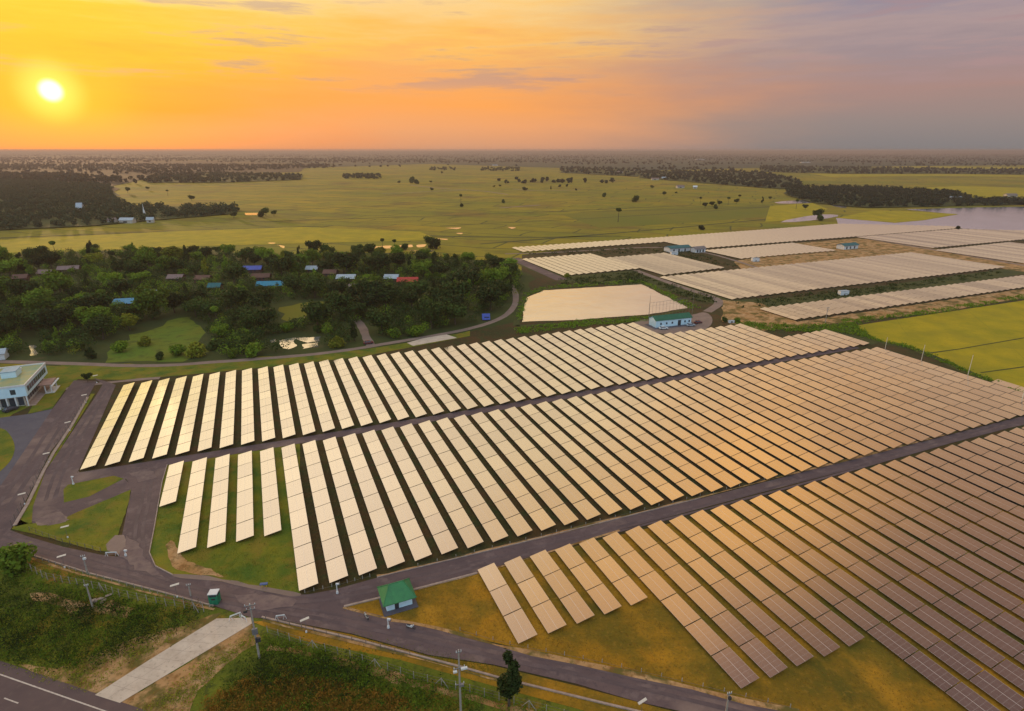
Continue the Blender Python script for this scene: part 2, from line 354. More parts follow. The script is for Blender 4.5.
# site ground (solar farm), wild verge, forest floor
ground_poly('site_ground', px([(-60, 545), (-60, 470), (60, 378), (120, 372), (250, 362), (430, 340), (520, 320), (522, 255), (640, 240), (800, 238), (940, 229), (1100, 232), (1250, 300), (1500, 560), (1500, 900), (300, 900), (-200, 690)]), .02, M['site'])
ground_poly('forest_floor', jit(px([(-200, 268), (0, 256), (110, 250), (200, 250), (270, 255), (330, 252), (420, 254), (500, 262), (532, 275), (530, 300), (515, 322), (440, 338), (360, 350), (230, 361), (120, 366), (0, 362), (-200, 380)]), 3, 12), .03, M['forest_floor'])
ground_poly('meadow', jit(px([(100, 354), (118, 346), (130, 335), (150, 331), (165, 322), (190, 316), (205, 330), (198, 342), (215, 352), (180, 362), (110, 362)]), 2.5, 6), .05, M['meadow'])
ground_poly('meadow', jit(px([(278, 308), (300, 303), (330, 301), (322, 312), (300, 318), (284, 322)]), 2.0, 5), .05, M['field_green'])
ground_poly('grass_verge', px([(60, 364), (150, 368), (250, 361), (360, 350), (440, 338), (470, 331), (470, 336), (360, 357), (250, 369), (130, 380), (70, 379)]), .05, M['lawn'])
ground_poly('grass_verge', px([(-200, 366), (0, 365), (62, 366), (78, 379), (62, 392), (0, 420), (-200, 470)]), .045, M['lawn'])
ground_poly('wild_ground', px([(-200, 560), (0, 548), (29, 556), (89, 574), (158, 592), (214, 607), (262, 619), (352, 640), (459, 668), (498, 679), (640, 712), (900, 790), (300, 900), (-300, 760)]), .04, M['wild'])
ground_poly('grass_verge', px([(252, 622), (275, 620), (352, 635), (428, 656), (494, 666), (576, 686), (690, 716), (850, 760), (820, 780), (640, 726), (500, 688), (400, 660), (300, 640)]), .055, M['dry'])
ground_poly('dry_ground', px([(344, 607), (418, 589), (477, 572), (620, 535), (900, 470), (1200, 560), (1500, 900), (900, 790), (760, 704), (602, 667), (456, 634), (392, 620)]), .05, M['dry'])
ground_poly('lawn', px([(167, 465), (300, 442), (300, 480), (300, 596), (265, 592), (216, 581), (173, 576), (155, 567), (149, 553), (153.6, 530), (162, 482)]), .05, M['lawn'])
ground_poly('rice_field', px([(853, 326), (1024, 300.5), (1200, 277), (1400, 430), (1080, 412), (1022, 393), (969, 371.5), (937, 357), (908, 345.5), (878, 341)]), .06, M['rice'])
for q in ([(924, 354), (960, 349), (1024, 338), (1100, 326)], [(981, 373), (1024, 367), (1100, 357)]): strip('field_bund', px(q), .9, .10, M['bund'], sm=0, jitter=.2)
strip('field_bund', px([(845, 327), (880, 343), (908, 347), (937, 358.5), (969, 373), (1022, 394.5), (1090, 418)]), 4.5, .09, M['bank'], sm=1, jitter=.5)
ground_poly('green_bank', px([(720, 318), (745, 322), (760, 330), (852, 322), (858, 328), (880, 342), (872, 345), (800, 330), (770, 330), (735, 326)]), .06, M['bank'])
ground_poly('bare_dirt', jit(px([(735, 262), (793, 243.5), (862, 238), (945, 250), (1150, 280), (1150, 290), (1000, 268.5), (912, 253), (780, 267), (745, 273)]), .8, 8), .06, M['dirt'])
ground_poly('bare_dirt', jit(px([(722, 300), (760, 303), (797, 322), (940, 301), (1024, 289), (1120, 276), (1120, 285), (1024, 298), (940, 312), (850, 322), (762, 331), (722, 322)]), .6, 5), .065, M['dirt'])
ground_poly('dark_bank', px([(512, 262), (524, 259), (566, 276), (636, 270), (657, 277), (735, 300), (800, 297), (1005, 269), (1024, 270), (1024, 274), (940, 287), (780, 306), (735, 310), (650, 286), (562, 282), (530, 270)]), .055, M['bank'])
ground_poly('bare_dirt', jit(px([(20, 664), (58, 668), (130, 640), (195, 622), (222, 612), (216, 620), (110, 690), (94, 694), (58, 684)]), .3, 1.5), .065, M['dirt'])
ground_poly('bare_dirt', jit(px([(252, 622), (262, 640), (225, 665), (200, 690), (190, 712), (120, 716), (120, 703), (200, 655)]), .35, 1.5), .064, M['dirt'])
for q in ([(30, 594), (45, 592), (70, 600), (100, 606), (130, 612), (128, 618), (95, 612), (60, 606), (34, 601)], [(66, 608), (84, 607), (90, 614), (80, 619), (68, 616)], [(100, 606), (112, 600), (135, 610), (118, 613)], [(56, 634), (64, 633), (66, 637), (58, 638)], [(330, 661), (352, 664), (405, 679), (400, 684), (360, 672)]): ground_poly('bare_dirt', jit(px(q), .25, 1.2), .066, M['dirt'])
strip('footpath', px([(268, 648), (300, 652), (340, 662), (390, 672), (410, 683), (440, 690), (480, 700), (540, 716)]), 1.1, .07, M['dirt'], jitter=.25)
ground_poly('bare_dirt', jit(px([(165, 545), (172, 540), (185, 560), (215, 571), (225, 577), (195, 575), (172, 567)]), .25, 1.2), .07, M['dirt'])

for k_, q in enumerate(([(-60, 232), (0, 231), (85, 227), (150, 221), (236, 214), (232, 208), (180, 207), (130, 206), (112, 197), (112, 186), (0, 180), (-60, 182)], [(785, 187), (860, 188), (950, 192), (978, 201), (1060, 200), (1060, 205), (975, 206), (930, 207), (870, 208), (850, 207), (812, 203), (788, 196)],
    [(150, 176), (210, 173), (303, 175), (300, 180), (220, 183), (150, 183)], [(640, 171), (760, 172), (800, 180), (800, 190), (760, 188), (700, 183), (640, 178)], [(760, 166), (900, 168), (1080, 170), (1080, 176), (960, 174), (840, 174), (760, 172)], [(560, 167), (640, 169), (640, 177), (600, 175), (560, 173)])):
    ground_poly('woodland_floor', jit(px(q), 6, 60), 1.2 + .05 * k_, M['forest_floor'])
# roads
ZR = .09
ground_poly('service_road', px([(-80, 525), (4, 528), (27, 536.5), (63, 547), (101, 555), (118, 557), (122, 536), (128.7, 503), (132, 487), (126, 479), (89, 498), (63, 514), (61, 507), (63, 490), (79, 471),
    (79.5, 476), (130, 469.5), (165, 461), (167.5, 465), (162, 482), (153.6, 530.5), (149, 553), (155, 567), (173, 576), (216, 581), (242, 585), (265, 592), (301, 596), (334, 590), (377, 578), (510, 546.5),
    (700, 499), (800, 473), (1010, 419.5), (1300, 350), (1300, 368), (1010, 428), (764, 492), (620, 530), (477, 573), (418, 588.5), (344, 606.8), (392.6, 619), (456, 633), (510, 648.4), (602, 666), (724, 695.5), (900, 735),
    (860, 750), (678, 711), (637, 702), (576, 684), (494, 665), (428, 655), (352, 634), (275, 619), (251, 618), (214, 606), (158, 591), (89, 573), (29, 554), (-80, 532)]), ZR, M['asphalt'])
strip('service_road', [W(178.6 + .4, -72), W(176.5, 0), W(174.9, 80), W(173.8, 160), W(173.5, 245)], 4.2, ZR + .006, M['asphalt'], sm=0)
ground_poly('service_road', px([(74, 380.6), (52.6, 409), (23, 453), (0, 487), (-80, 590), (-80, 615), (0, 546), (13.7, 525), (25, 503), (50.6, 452), (70.4, 427), (89.7, 394.5), (97, 381)]), ZR + .004, M['asphalt'])
ground_poly('service_road', px([(93, 378), (104, 381), (116, 385), (79, 470), (66, 490), (72, 514), (90, 520), (66, 524), (40, 528), (32, 523), (32.7, 507), (45, 471), (57, 455), (96, 396), (103, 384)]), ZR + .012, M['asphalt'])
ground_poly('parking_lot', px([(-80, 423), (0, 418), (30, 414), (52.6, 409), (23, 453), (0, 487), (-80, 580)]), ZR - .01, M['lot'])
ground_poly('lawn', smooth(px([(-60, 425), (2, 426), (13, 438), (16, 452), (5, 470), (-70, 520)])), ZR + .02, M['lawn'])
ground_poly('lawn', px([(28, 414), (52, 409), (66, 389), (72, 381), (50, 384), (38, 396)]), ZR + .015, M['lawn'])
ground_poly('grass_island', px([(63.5, 490), (68, 485), (114, 476), (124, 479), (89, 497), (64, 503)]), ZR + .03, M['lawn'])
ground_poly('grass_island', jit(px([(12, 529), (18, 519), (30, 524), (60, 521), (74, 514), (131, 490), (128, 505), (121, 528), (116, 540), (117, 553), (98, 551)]), .15, 2), ZR + .03, M['lawn'])
ground_poly('service_road', px([(63, 503), (89, 497), (124, 478.5), (132, 486), (131.5, 491), (74, 515), (61, 513)]), ZR + .018, M['asphalt'])
ground_poly('grass_median', px([(91, 394), (95, 394), (57, 455), (46, 470), (33, 507), (32, 523), (15, 527), (26, 503), (52, 452), (71, 427)]), ZR + .03, M['lawn'])
ground_poly('bare_dirt', jit(px([(34, 521), (50, 514), (68, 517), (66, 522), (50, 525), (36, 526)]), .25, 1.5), ZR + .034, M['track'])
ground_poly('bare_dirt', jit(px([(105, 545), (115, 535), (124, 535), (128, 546), (118, 555), (108, 551)]), .25, 1.5), ZR + .036, M['track'])
ground_poly('concrete_driveway', px([(216.5, 619), (251, 618), (252, 624), (120, 703.5), (95, 695.5), (150, 660)]), .13, M['concrete'])
HA, HB = at(0, 661), at(132, 706); hd = (HB - HA).normalized(); hn = Vector((hd.y, -hd.x, 0))
if hn.y > 0: hn = -hn
def hw(a, b, off0, off1): return [HA + hd * a + hn * off0, HA + hd * b + hn * off0, HA + hd * b + hn * off1, HA + hd * a + hn * off1]
ground_poly('highway', hw(-120, 80, 0, 22), .10, M['highway'])
o1 = (at(0, 674) - HA).dot(hn)
ground_poly('edge_line', hw(-120, 60, o1, o1 + .22), .106, M['line'])
o2 = (at(5, 698) - HA).dot(hn); a2 = (at(5, 698) - HA).dot(hd)
for k in range(-6, 7): ground_poly('lane_marking', hw(a2 + k * 12, a2 + k * 12 + 3.2, o2, o2 + .2), .107, M['line'])
strip('village_road', px([(-200, 352), (0, 362), (60, 363), (150, 367), (230, 361), (300, 356), (350, 350), (390, 343), (440, 335), (478, 327), (503, 318), (514, 308), (517, 296), (511, 284)]), 3.6, .08, M['track'], jitter=.2)
strip('village_road', px([(372, 347), (366, 338), (362, 325), (352, 316), (345, 300)]), 4, .085, M['track'], jitter=.4)
strip('village_road', px([(60, 390), (100, 383), (160, 378)]), 2.6, .075, M['track'], jitter=.4)
ground_poly('gravel_pad', px([(407, 343), (423, 338.5), (446.5, 334.5), (457, 338), (413, 346)]), .09, M['concrete'])
strip('dirt_track', px([(636, 270.5), (656, 278), (688, 289.5), (717, 298), (720, 304), (707, 312)]), 5, .09, M['track'])
ground_poly('dirt_track', smooth(px([(705.5, 311), (714, 319), (709, 329), (680, 336), (648, 332), (630, 325), (640, 319), (690, 316)]), 2), .095, M['track'])
strip('service_road', px([(514, 258), (530, 266), (562, 280)]), 9, .09, M['asphalt'])
strip('dirt_track', px([(505, 254), (560, 252.5), (660, 246), (705, 252), (740, 262), (758, 268)]), 3.5, .085, M['track'])
strip('dirt_track', px([(862, 238), (935, 250), (1050, 270)]), 5, .09, M['track'])
for q in ([(508, 194.5), (480, 190.5), (440, 188.5), (410, 185)], [(382, 193.5), (410, 192.5), (440, 191), (470, 190)], [(512, 189), (540, 191), (580, 190)], [(500, 208), (540, 205)]):
    strip('field_path', px(q), 7, .1, M['track'], sm=1)
for q in ([(0, 238), (200, 230), (330, 226)], [(120, 215), (300, 210), (512, 199)], [(250, 222), (500, 214), (700, 205)], [(480, 244), (620, 233), (770, 219)], [(440, 226), (620, 217), (770, 207)], [(300, 232), (500, 238), (620, 236)], [(60, 190), (300, 186), (640, 181)], [(580, 212), (740, 208), (830, 204)], [(0, 245), (200, 240), (420, 236)]):
    strip('field_bund', px(q), 5, .1, M['bund'], sm=1, jitter=1.2)
for iq, (q, mm) in enumerate((([(560, 214), (700, 206), (800, 206), (800, 214), (700, 222), (600, 228)], 'meadow'), ([(0, 240), (180, 231), (300, 227), (420, 232), (440, 240), (200, 246), (0, 254)], 'rice'), 
              ([(770, 206), (812, 203), (828, 209), (800, 220), (765, 222)], 'rice'), ([(880, 190), (960, 186), (1100, 190), (1100, 197), (990, 200)], 'rice'), ([(790, 170), (900, 166), (1100, 168), (1100, 178), (940, 176), (830, 177)], 'rice'), ([(512, 222), (640, 215), (660, 224), (520, 238)], 'dirtfield'))):
    m_ = M['rice'] if mm == 'rice' else M['field_green'] if mm == 'meadow' else M['farmland']
    if mm != 'dirtfield': ground_poly('field_parcel', px(q), .08 + .03 * iq, m_)

ground_poly('far_plain', jit(px([(-300, 151.2), (500, 151.2), (1300, 151.2), (1300, 164), (1024, 165), (760, 168), (640, 171), (560, 168), (430, 164), (330, 167), (150, 176), (118, 186), (112, 196), (60, 205), (-300, 215)]), 15, 150), .5, M['far_dark'])
ground_poly('far_plain', jit(px([(-300, 158), (140, 158), (310, 164), (300, 172), (150, 177), (118, 186), (112, 198), (0, 205), (-300, 215)]), 15, 120), .8, M['far_brown'])
# water
ground_poly('pond_water', jit(px([(523, 322), (522.5, 312), (527, 297.5), (544, 290.5), (642, 284.5), (689, 308), (648, 314.5), (576, 320)]), .5, 4), .12, M['water'])
strip('pond_bank', px([(516, 326), (519, 310), (524, 296), (543, 288), (643, 282), (692, 307.5), (650, 318), (576, 323.5), (516, 326)]), 3.5, .10, M['bank'], sm=1, jitter=.6)
ground_poly('lake_water', px([(836, 218), (850, 219.2), (895, 223), (923, 220.5), (958, 214.5), (925, 211.5), (905, 209.3), (930, 208.6), (975, 207.5), (1200, 204), (1300, 236), (1024, 231), (956, 228.5), (838, 224)]), .14, M['lake'])
ground_poly('rice_field', px([(837, 218), (873, 210.5), (923, 212), (958, 214.2), (923, 220.3), (895, 222.8), (850, 219)]), .16, M['rice'])
for q in ([(772, 202), (810, 199.5), (818, 203), (780, 204)], [(826, 202.5), (848, 204.5), (846, 208.5), (832, 206)], [(774, 222.5), (815, 214.5), (838, 214.5), (838, 217), (800, 222)], [(970, 192), (985, 193), (983, 195), (972, 194.5)]):
    ground_poly('pond_water', smooth(px(q), 1), .15, M['lake'])
for q in ([(29, 345), (37, 346), (36, 355), (31, 356)], [(370, 247), (388, 245.5), (396, 246), (392, 248.5), (378, 249)], [(399, 245.5), (412, 244.6), (413, 247), (400, 248)], [(416, 244.8), (428, 244.4), (425, 247.2), (417, 247.4)], [(268, 242.5), (276, 242.8), (274, 244), (268, 243.6)], [(277, 244.5), (285, 246), (284, 248.5), (280, 247)],
          [(244, 213), (262, 213), (262, 215), (246, 215.3)], [(444, 228), (462, 227.5), (458, 229.2)], [(455, 233), (464, 233), (462, 234.4)], [(507, 227), (516, 227.5), (512, 229)], [(390, 249.5), (420, 251), (436, 250), (430, 252)], [(436, 238.5), (448, 239), (446, 240.2)]):
    ground_poly('pond_water', smooth(jit(px(q), 1.0, 6), 1), .13, M['water'])

for q in ([(280, 341), (288, 338.5), (298, 338), (292, 342), (298, 345), (290, 349), (284, 348), (279, 345)], [(296, 338), (320, 337), (319, 341), (308, 343), (300, 341)], [(270, 341), (276, 339.5), (276, 342), (271, 342.5)], [(302, 345), (318, 342), (317, 347), (304, 349)]): ground_poly('pond_water', jit(px(q), .6, 2), .13, M['water'])
def edge(pts, wdt=.7, z=.12, m='dirt'): strip('dirt_verge', px(pts), wdt, z, M[m], sm=1, jitter=wdt * .45)
edge([(392, 620), (456, 634), (510, 649.5), (602, 667), (724, 696.5), (800, 713)], .8); edge([(344, 607), (392, 620)], .6)
edge([(377, 577), (418, 567), (510, 545), (620, 517.5), (700, 498), (800, 472), (1010, 418.5)], .7); edge([(418, 589.5), (477, 574), (620, 531)], .6)
edge([(30, 558), (89, 577), (158, 595.5), (214, 610)], .5); edge([(173, 575), (216, 580), (242, 584), (265, 591), (301, 595)], .9, m='track'); edge([(262, 621), (352, 642), (459, 669.5), (498, 681)], .5)
def tyre(pts, offs, wdt=.8, z=.113):
    pts = px(pts)
    for o_ in offs:
        q = []
        for i, p_ in enumerate(pts):
            t_ = (pts[min(i + 1, len(pts) - 1)] - pts[max(i - 1, 0)]).normalized(); q.append(p_ + Vector((-t_.y, t_.x, 0)) * o_)
        strip('tyre_track', q, wdt, z + .001 * offs.index(o_), M['worn'], sm=2, jitter=.12)
tyre([(-60, 530), (0, 538), (60, 554), (125, 571), (200, 594), (262, 605), (330, 617), (420, 636), (520, 658), (640, 684), (760, 713)], [-.9, .9])
tyre([(280, 600), (330, 598), (400, 583), (520, 554), (640, 524), (800, 483), (1010, 424)], [-.8, .8])
tyre([(90, 384), (60, 420), (30, 468), (0, 512)], [-1.4, 1.4], 1.1)
tyre([(108, 388), (85, 425), (62, 465), (50, 500)], [-1.0, 1.0], .9)
tyre([(150, 470), (146, 500), (138, 530), (140, 560)], [-.8, .8], .8)
dc0, dc1, dc2, dc3 = px([(218, 619), (250, 619), (119, 702.5), (97, 695)])
for k in range(1, 9):
    t_ = k / 9; strip('concrete_joint', [dc0.lerp(dc3, t_), dc1.lerp(dc2, t_)], .05, .135, M['kerb'], sm=0)
strip('concrete_joint', [(dc0 + dc1) / 2, (dc2 + dc3) / 2], .05, .137, M['kerb'], sm=0)
M['dusty'] = mat('dusty_asphalt', (.21, .145, .12), .9, (.15, .10, .095), .35, layers=[((.12, .08, .08), .9, .5, .65, .7)])
for q in ([(236, 596), (262, 594), (300, 600), (290, 607), (262, 612), (240, 604)], [(120, 556), (128, 535), (140, 548), (150, 566), (165, 577), (140, 572)], [(32, 520), (60, 512), (70, 521), (48, 527)], [(128, 474), (150, 470), (158, 478), (140, 482)]): ground_poly('road_dust', jit(px(q), .5, 1.5), .128, M['dusty'])
# kerbs
def kerb(pts, name='kerb', wdt=.3, h=.15, zb=.0, mt='kerb'):
    m = MB()
    for a, b in zip(pts, pts[1:]):
        t = (b - a).normalized(); n = Vector((-t.y, t.x, 0)) * wdt / 2
        m.add([a - n, b - n, b + n, a + n] + [q + Vector((0, 0, h + .12)) for q in (a - n, b - n, b + n, a + n)], [(4, 5, 6, 7), (0, 1, 5, 4), (1, 2, 6, 5), (2, 3, 7, 6), (3, 0, 4, 7)])
    o = m.build(name, M[mt]); tag(o, kind='structure'); return o
kerb(px([(29, 554.5), (89, 573.5), (158, 591.5), (214, 606.5)]))
kerb(px([(262, 617.5), (352, 639), (459, 667), (498, 678), (600, 703), (680, 722)]), wdt=.35)
kerb(px([(167.3, 465), (162.3, 482), (154, 530), (149.5, 553), (155.5, 566.5), (173, 575.5)]), wdt=.2)
kerb(px([(377, 577.8), (418, 568), (510, 546), (600, 523.5), (700, 498.5)]), wdt=.2)
kerb(px([(477, 573.5), (418, 589), (344, 607)]), wdt=.45)
kerb(px([(88, 397.5), (72, 426), (54, 453), (44, 471), (28, 504), (15, 526)]), 'drain_channel', .8, .2)

# ------------------------------------------------------------------ solar panel rows
WORDS = 'first second third fourth fifth sixth seventh eighth ninth tenth eleventh twelfth thirteenth fourteenth fifteenth sixteenth seventeenth eighteenth nineteenth'.split()
def ordn(i):     # 1-based
    if i <= 19: return WORDS[i - 1]
    tens = {2: 'twenty', 3: 'thirty', 4: 'forty', 5: 'fifty', 6: 'sixty', 7: 'seventy'}; t2 = {2: 'twentieth', 3: 'thirtieth', 4: 'fortieth', 5: 'fiftieth', 6: 'sixtieth', 7: 'seventieth'}
    a, b = divmod(i, 10); return t2[a] if b == 0 else tens[a] + '-' + WORDS[b - 1]
TL0 = 7.0
tm = MB()     # table: x 0..7 along the row, y 0..-SW across the slope (in its own tilted plane), thin slab with a light frame lip
tm.box(0, TL0, -SW, 0, -.045, 0)
table_me = tm.mesh('panel_table', M['panel'])
table_me.materials.append(M['pframe'])
for p in table_me.polygons: p.material_index = 0 if p.normal.z > .5 else 1
rail = MB(); 
for y in (-.7, -SW + .7, -SW / 2): rail.box(.05, TL0 - .05, y - .05, y + .05, -.13, -.05)
n_rows = 0
def add_row(v, un, uf, label, group, kids=True):
    """left edge at v, near end un, far end uf"""
    global n_rows; n_rows += 1
    L = uf - un; n = max(1, round(L / 7.12)); pitch = L / n
    r = empty('solar_panel_row', W(un, v), ROWANG); tag(r, label, 'solar panel row', group)
    for k in range(n):
        t = link('panel_table', table_me, r); t.location = (k * pitch + .1, -.06, ZL)
        t.rotation_euler = (-TILT + R_(random.gauss(0, .25)), R_(random.gauss(0, .12)), 0); t.scale = ((pitch - .2) / TL0, 1, 1)
    s = MB()
    for k in range(n * 2):
        x = (k + .5) * pitch / 2
        for yy in (-.75, -PWD + .75):
            zt = ZL + (-yy) * math.tan(TILT) - .16
            s.box(x - .05, x + .05, yy - .05, yy + .05, 0.02, zt)
        a = MB()
        s.add([(x - .04, -.3, ZL - .15 + .3 * math.tan(TILT)), (x + .04, -.3, ZL - .15 + .3 * math.tan(TILT)), (x + .04, -PWD + .3, ZL - .15 + (PWD - .3) * math.tan(TILT)), (x - .04, -PWD + .3, ZL - .15 + (PWD - .3) * math.tan(TILT))], [(0, 1, 2, 3)])
    for yy in (-.75, -PWD + .75):
        zt = ZL + (-yy) * math.tan(TILT) - .16
        s.box(.2, L - .2, yy - .04, yy + .04, zt - .1, zt)
    s.build('support_frame', M['steel'], r)
    return r
def far_row_geo(m, v, un, uf, world=False):
    L = uf - un; n = max(1, round(L / 7.12)); pitch = L / n
    for k in range(n):
        x0 = k * pitch + .08; x1 = (k + 1) * pitch - .08; dz = random.gauss(0, .012)
        q = [(x0, 0, ZL + dz), (x1, 0, ZL - dz), (x1, -PWD, ZH - dz), (x0, -PWD, ZH + dz)]
        pts = [Vector(p) for p in q] + [Vector((a, b, c - .06)) for a, b, c in q]
        xm = (x0 + x1) / 2
        legs = [Vector(p) for p in ((xm, -.8, 0), (xm + .12, -.8, 0), (xm + .12, -.8, ZL + .1), (xm, -.8, ZL + .1), (xm, -PWD + .7, 0), (xm + .12, -PWD + .7, 0), (xm + .12, -PWD + .7, ZH - .25), (xm, -PWD + .7, ZH - .25))]
        if world: pts = [W(un + p.x, v - p.y, p.z) for p in pts]; legs = [W(un + p.x, v - p.y, p.z) for p in legs]
        m.add(pts, [(0, 3, 2, 1), (4, 5, 6, 7), (0, 1, 5, 4), (1, 2, 6, 5), (2, 3, 7, 6), (3, 0, 4, 7)])
        m.add(legs, [(0, 1, 2, 3), (4, 5, 6, 7)])
def lin(pairs):
    vs = [p[1] for p in pairs]; us = [p[0] for p in pairs]
    return lambda v: float(np.interp(v, vs, us)) if vs[0] <= v <= vs[-1] else (us[0] + (us[1] - us[0]) * (v - vs[0]) / (vs[1] - vs[0]) if v < vs[0] else us[-1] + (us[-1] - us[-2]) * (v - vs[-1]) / (vs[-1] - vs[-2]))
def L_(pts, z=ZL): return lin([uv(x, y, z) for x, y in pts])

# block A: the long block by the village road
a0 = uv(79.7, 469.9, ZL)[1]
nearA = L_([(79.7, 469.9), (236.4, 445.7), (510.2, 402.6), (753.9, 362.7), (862, 345.5)]); farA = L_([(116.3, 386), (238, 371), (420, 351), (622, 324.5), (634, 324)])
stepv = uv(662, 335.5, ZL)[1]; farA2 = L_([(665, 334.5), (740, 324.5)]); stepv2 = uv(738, 325.3, ZL)[1]; farA3 = L_([(780, 338), (832, 329)])
i = 0
while True:
    v = a0 + 5.87 * i + .0036 * i * i
    if v > uv(874, 344, ZL)[1] - 3.0: break
    uf = farA(v) if v < stepv - 3 else farA2(v) if v < stepv2 + 3 else farA3(v)
    add_row(v, nearA(v), uf, '%s panel row from the left in the back block beside the village road' % ordn(i + 1), 'solar panel rows in the back block'); i += 1
nA = i
# block B: the middle block between the two service roads
b0 = uv(169, 465, ZL)[1]
topB = L_([(169, 465), (257.6, 451.6), (414.6, 424.4), (500.9, 410.4), (615.7, 391), (683.7, 379.7), (757.5, 367), (879, 347.8)]); nearB = L_([(299.8, 591), (436, 556), (617, 513), (788, 475), (990, 424)])
shortB = [(161.5, 506.5), (180.7, 553), (209, 547.7), (236.4, 542), (264, 536.5)]
vend1 = uv(988, 382, ZL)[1]; i = 0
while True:
    v = b0 + 5.95 * i + .0018 * i * i
    if v > vend1 + 12: break
    uf = topB(v) if v < vend1 - 3 else uv(977, 385, ZL)[0] - .2 if v < vend1 + 4 else uv(1021, 401, ZL)[0]
    un = uv(*shortB[i], ZL)[0] if i < 5 else nearB(v)
    add_row(v, un, uf, '%s panel row from the left in the middle block between two roads' % ordn(i + 1), 'solar panel rows in the middle block'); i += 1
nB = i
# block C: the near block at the lower right
c0 = uv(477.1, 569.5, ZL)[1]; topC = L_([(477.1, 569.5), (643.5, 527), (763.9, 496.4), (1007.5, 431.5)])
nearC = {**{k: uv(518.5, 644, ZL)[0] for k in range(5)}, **{5: uv(738.4, 690.3, ZL)[0], 6: uv(767.7, 679.5, ZL)[0], 7: uv(793.5, 668.4, ZL)[0], 8: uv(820, 659, ZL)[0], 9: uv(845, 648.8, ZL)[0]}}
for i in range(33):
    v = c0 + 6.02 * i + .0034 * i * i
    un = nearC.get(i, nearC[9] - 34)
    add_row(v, un, topC(v), '%s panel row from the left in the nearest block at lower right' % ordn(i + 1), 'solar panel rows in the near block')

# far blocks: near and far edges as pixel segments
BL = [
 ('behind the pond', [[(564, 275.8), (636, 269)], [(657, 276), (725, 268)]], [[(523, 259), (588, 254)], [(604.7, 258), (665, 253)]]),
 ('in the large far block right of the pond', [[(732, 299.5), (780, 293.5), (940, 275.3), (1000.6, 268)]], [[(663.4, 276.8), (911, 252.6)]]),
 ('in the narrow block beside the yellow rice field', [[(795.5, 320), (940, 299.6), (1024, 287.6), (1150, 270)]], [[(763, 308.3), (940, 286.3), (1024, 275.5), (1110, 265)]]),
 ('behind the orange dirt yard', [[(741.6, 258.8), (800, 253.6), (833, 251)]], [[(707, 250.2), (793, 243)]]),
 ('in the right far block by the lake', [[(933, 248), (1024, 239.5), (1100, 232)]], [[(866, 236.4), (955, 229.3), (1010, 230.5)]]),
 ('at the right edge beyond the dirt track', [[(1024, 263.2), (1100, 256)]], [[(941, 249.6), (1024, 240.8), (1060, 237)]]),
 ('in the farthest strip along the fields', [[(523.4, 252), (660, 242.4)], [(701, 248.6), (780, 242.4), (859.5, 236.4), (955, 228.6)]], [[(513.3, 247.5), (660, 237.4), (780, 228.5), (838, 224), (950, 226.5)]]),
]
far = []
for bi, (nm, ns, fs) in enumerate(BL):
    def seg(ss, v):
        for s in ss:
            q = [uv(x, y, ZL) for x, y in s]
            if q[0][1] - .1 <= v <= q[-1][1]: return lin(q)(v)
        return None
    allv = [uv(x, y, ZL)[1] for s in ns + fs for x, y in s]
    v0, v1 = min(allv), max(allv); k = 0; v = v0 + .2
    while v < v1 - 3:
        def pick(ss):
            r = seg(ss, v)
            if r is not None: return r
            q = min(((abs(uv(*e, ZL)[1] - v), s) for s in ss for e in (s[0], s[-1])), key=lambda t: t[0])[1]
            qq = [uv(x, y, ZL) for x, y in q]; c = min(qq, key=lambda t: abs(t[1] - v)); return lin(qq)(v) if abs(c[1] - v) < 14 else None
        un, uf = pick(ns), pick(fs)
        if un is not None and uf is not None and uf - un > 5: k += 1; far.append((bi, k, v, un, uf, nm))
        v += 6.05
budget = 300 - n_rows
order = sorted(far, key=lambda t: (t[3] + t[4]) / 2)
ind = set(id(t) for t in order[:budget]); rest = MB(); nrest = 0
for t in far:
    bi, k, v, un, uf, nm = t
    if id(t) in ind:
        m = MB(); far_row_geo(m, v, un, uf); o = m.build('solar_panel_row', M['panel_far']); o.location = W(un, v); o.rotation_euler = (0, 0, ROWANG)
        tag(o, '%s panel row from the left %s' % (ordn(k), nm), 'solar panel row', 'distant solar panel rows')
    else: far_row_geo(rest, v, un, uf, True); nrest += 1
if nrest: tag(rest.build('distant_solar_panels', M['panel_far']), 'pale sheet of distant solar panel rows near the lake and far fields', 'solar panels', kind='stuff')
print('rows', nA, nB, n_rows, 'far', len(far), 'rest', nrest)

# ------------------------------------------------------------------ trees
def leaf_mesh(name, lumps, n, size, m, seed, flat=.6):
    """many small leaf-clump quads spread through the volume of uneven lumps (cx,cy,cz,rx,ry,rz)"""
    r = np.random.default_rng(seed); lumps = np.array(lumps, float)
    wgt = (lumps[:, 3] * lumps[:, 4] * lumps[:, 5]) ** .7; idx = r.choice(len(lumps), n, p=wgt / wgt.sum())
    d = r.normal(size=(n, 3)); d /= np.linalg.norm(d, axis=1)[:, None]
    rad = r.random(n) ** .28 * (1 + .12 * r.normal(size=n))
    c = lumps[idx, :3] + d * rad[:, None] * lumps[idx, 3:6]
    nrm = d * .8 + r.normal(size=(n, 3)) * .7; nrm[:, 2] += .3; nrm /= np.linalg.norm(nrm, axis=1)[:, None]
    a = np.cross(nrm, r.normal(size=(n, 3))); a /= np.linalg.norm(a, axis=1)[:, None]; b = np.cross(nrm, a)
    s = (size * (.6 + .8 * r.random(n)))[:, None]
    bend = nrm * s * .25
    vs = np.stack([c - a * s - b * s * flat * .4, c - b * s * flat + bend, c + a * s + b * s * flat * .2, c + b * s * flat + bend], 1).reshape(-1, 3)
    return raw_mesh(name, vs, m)
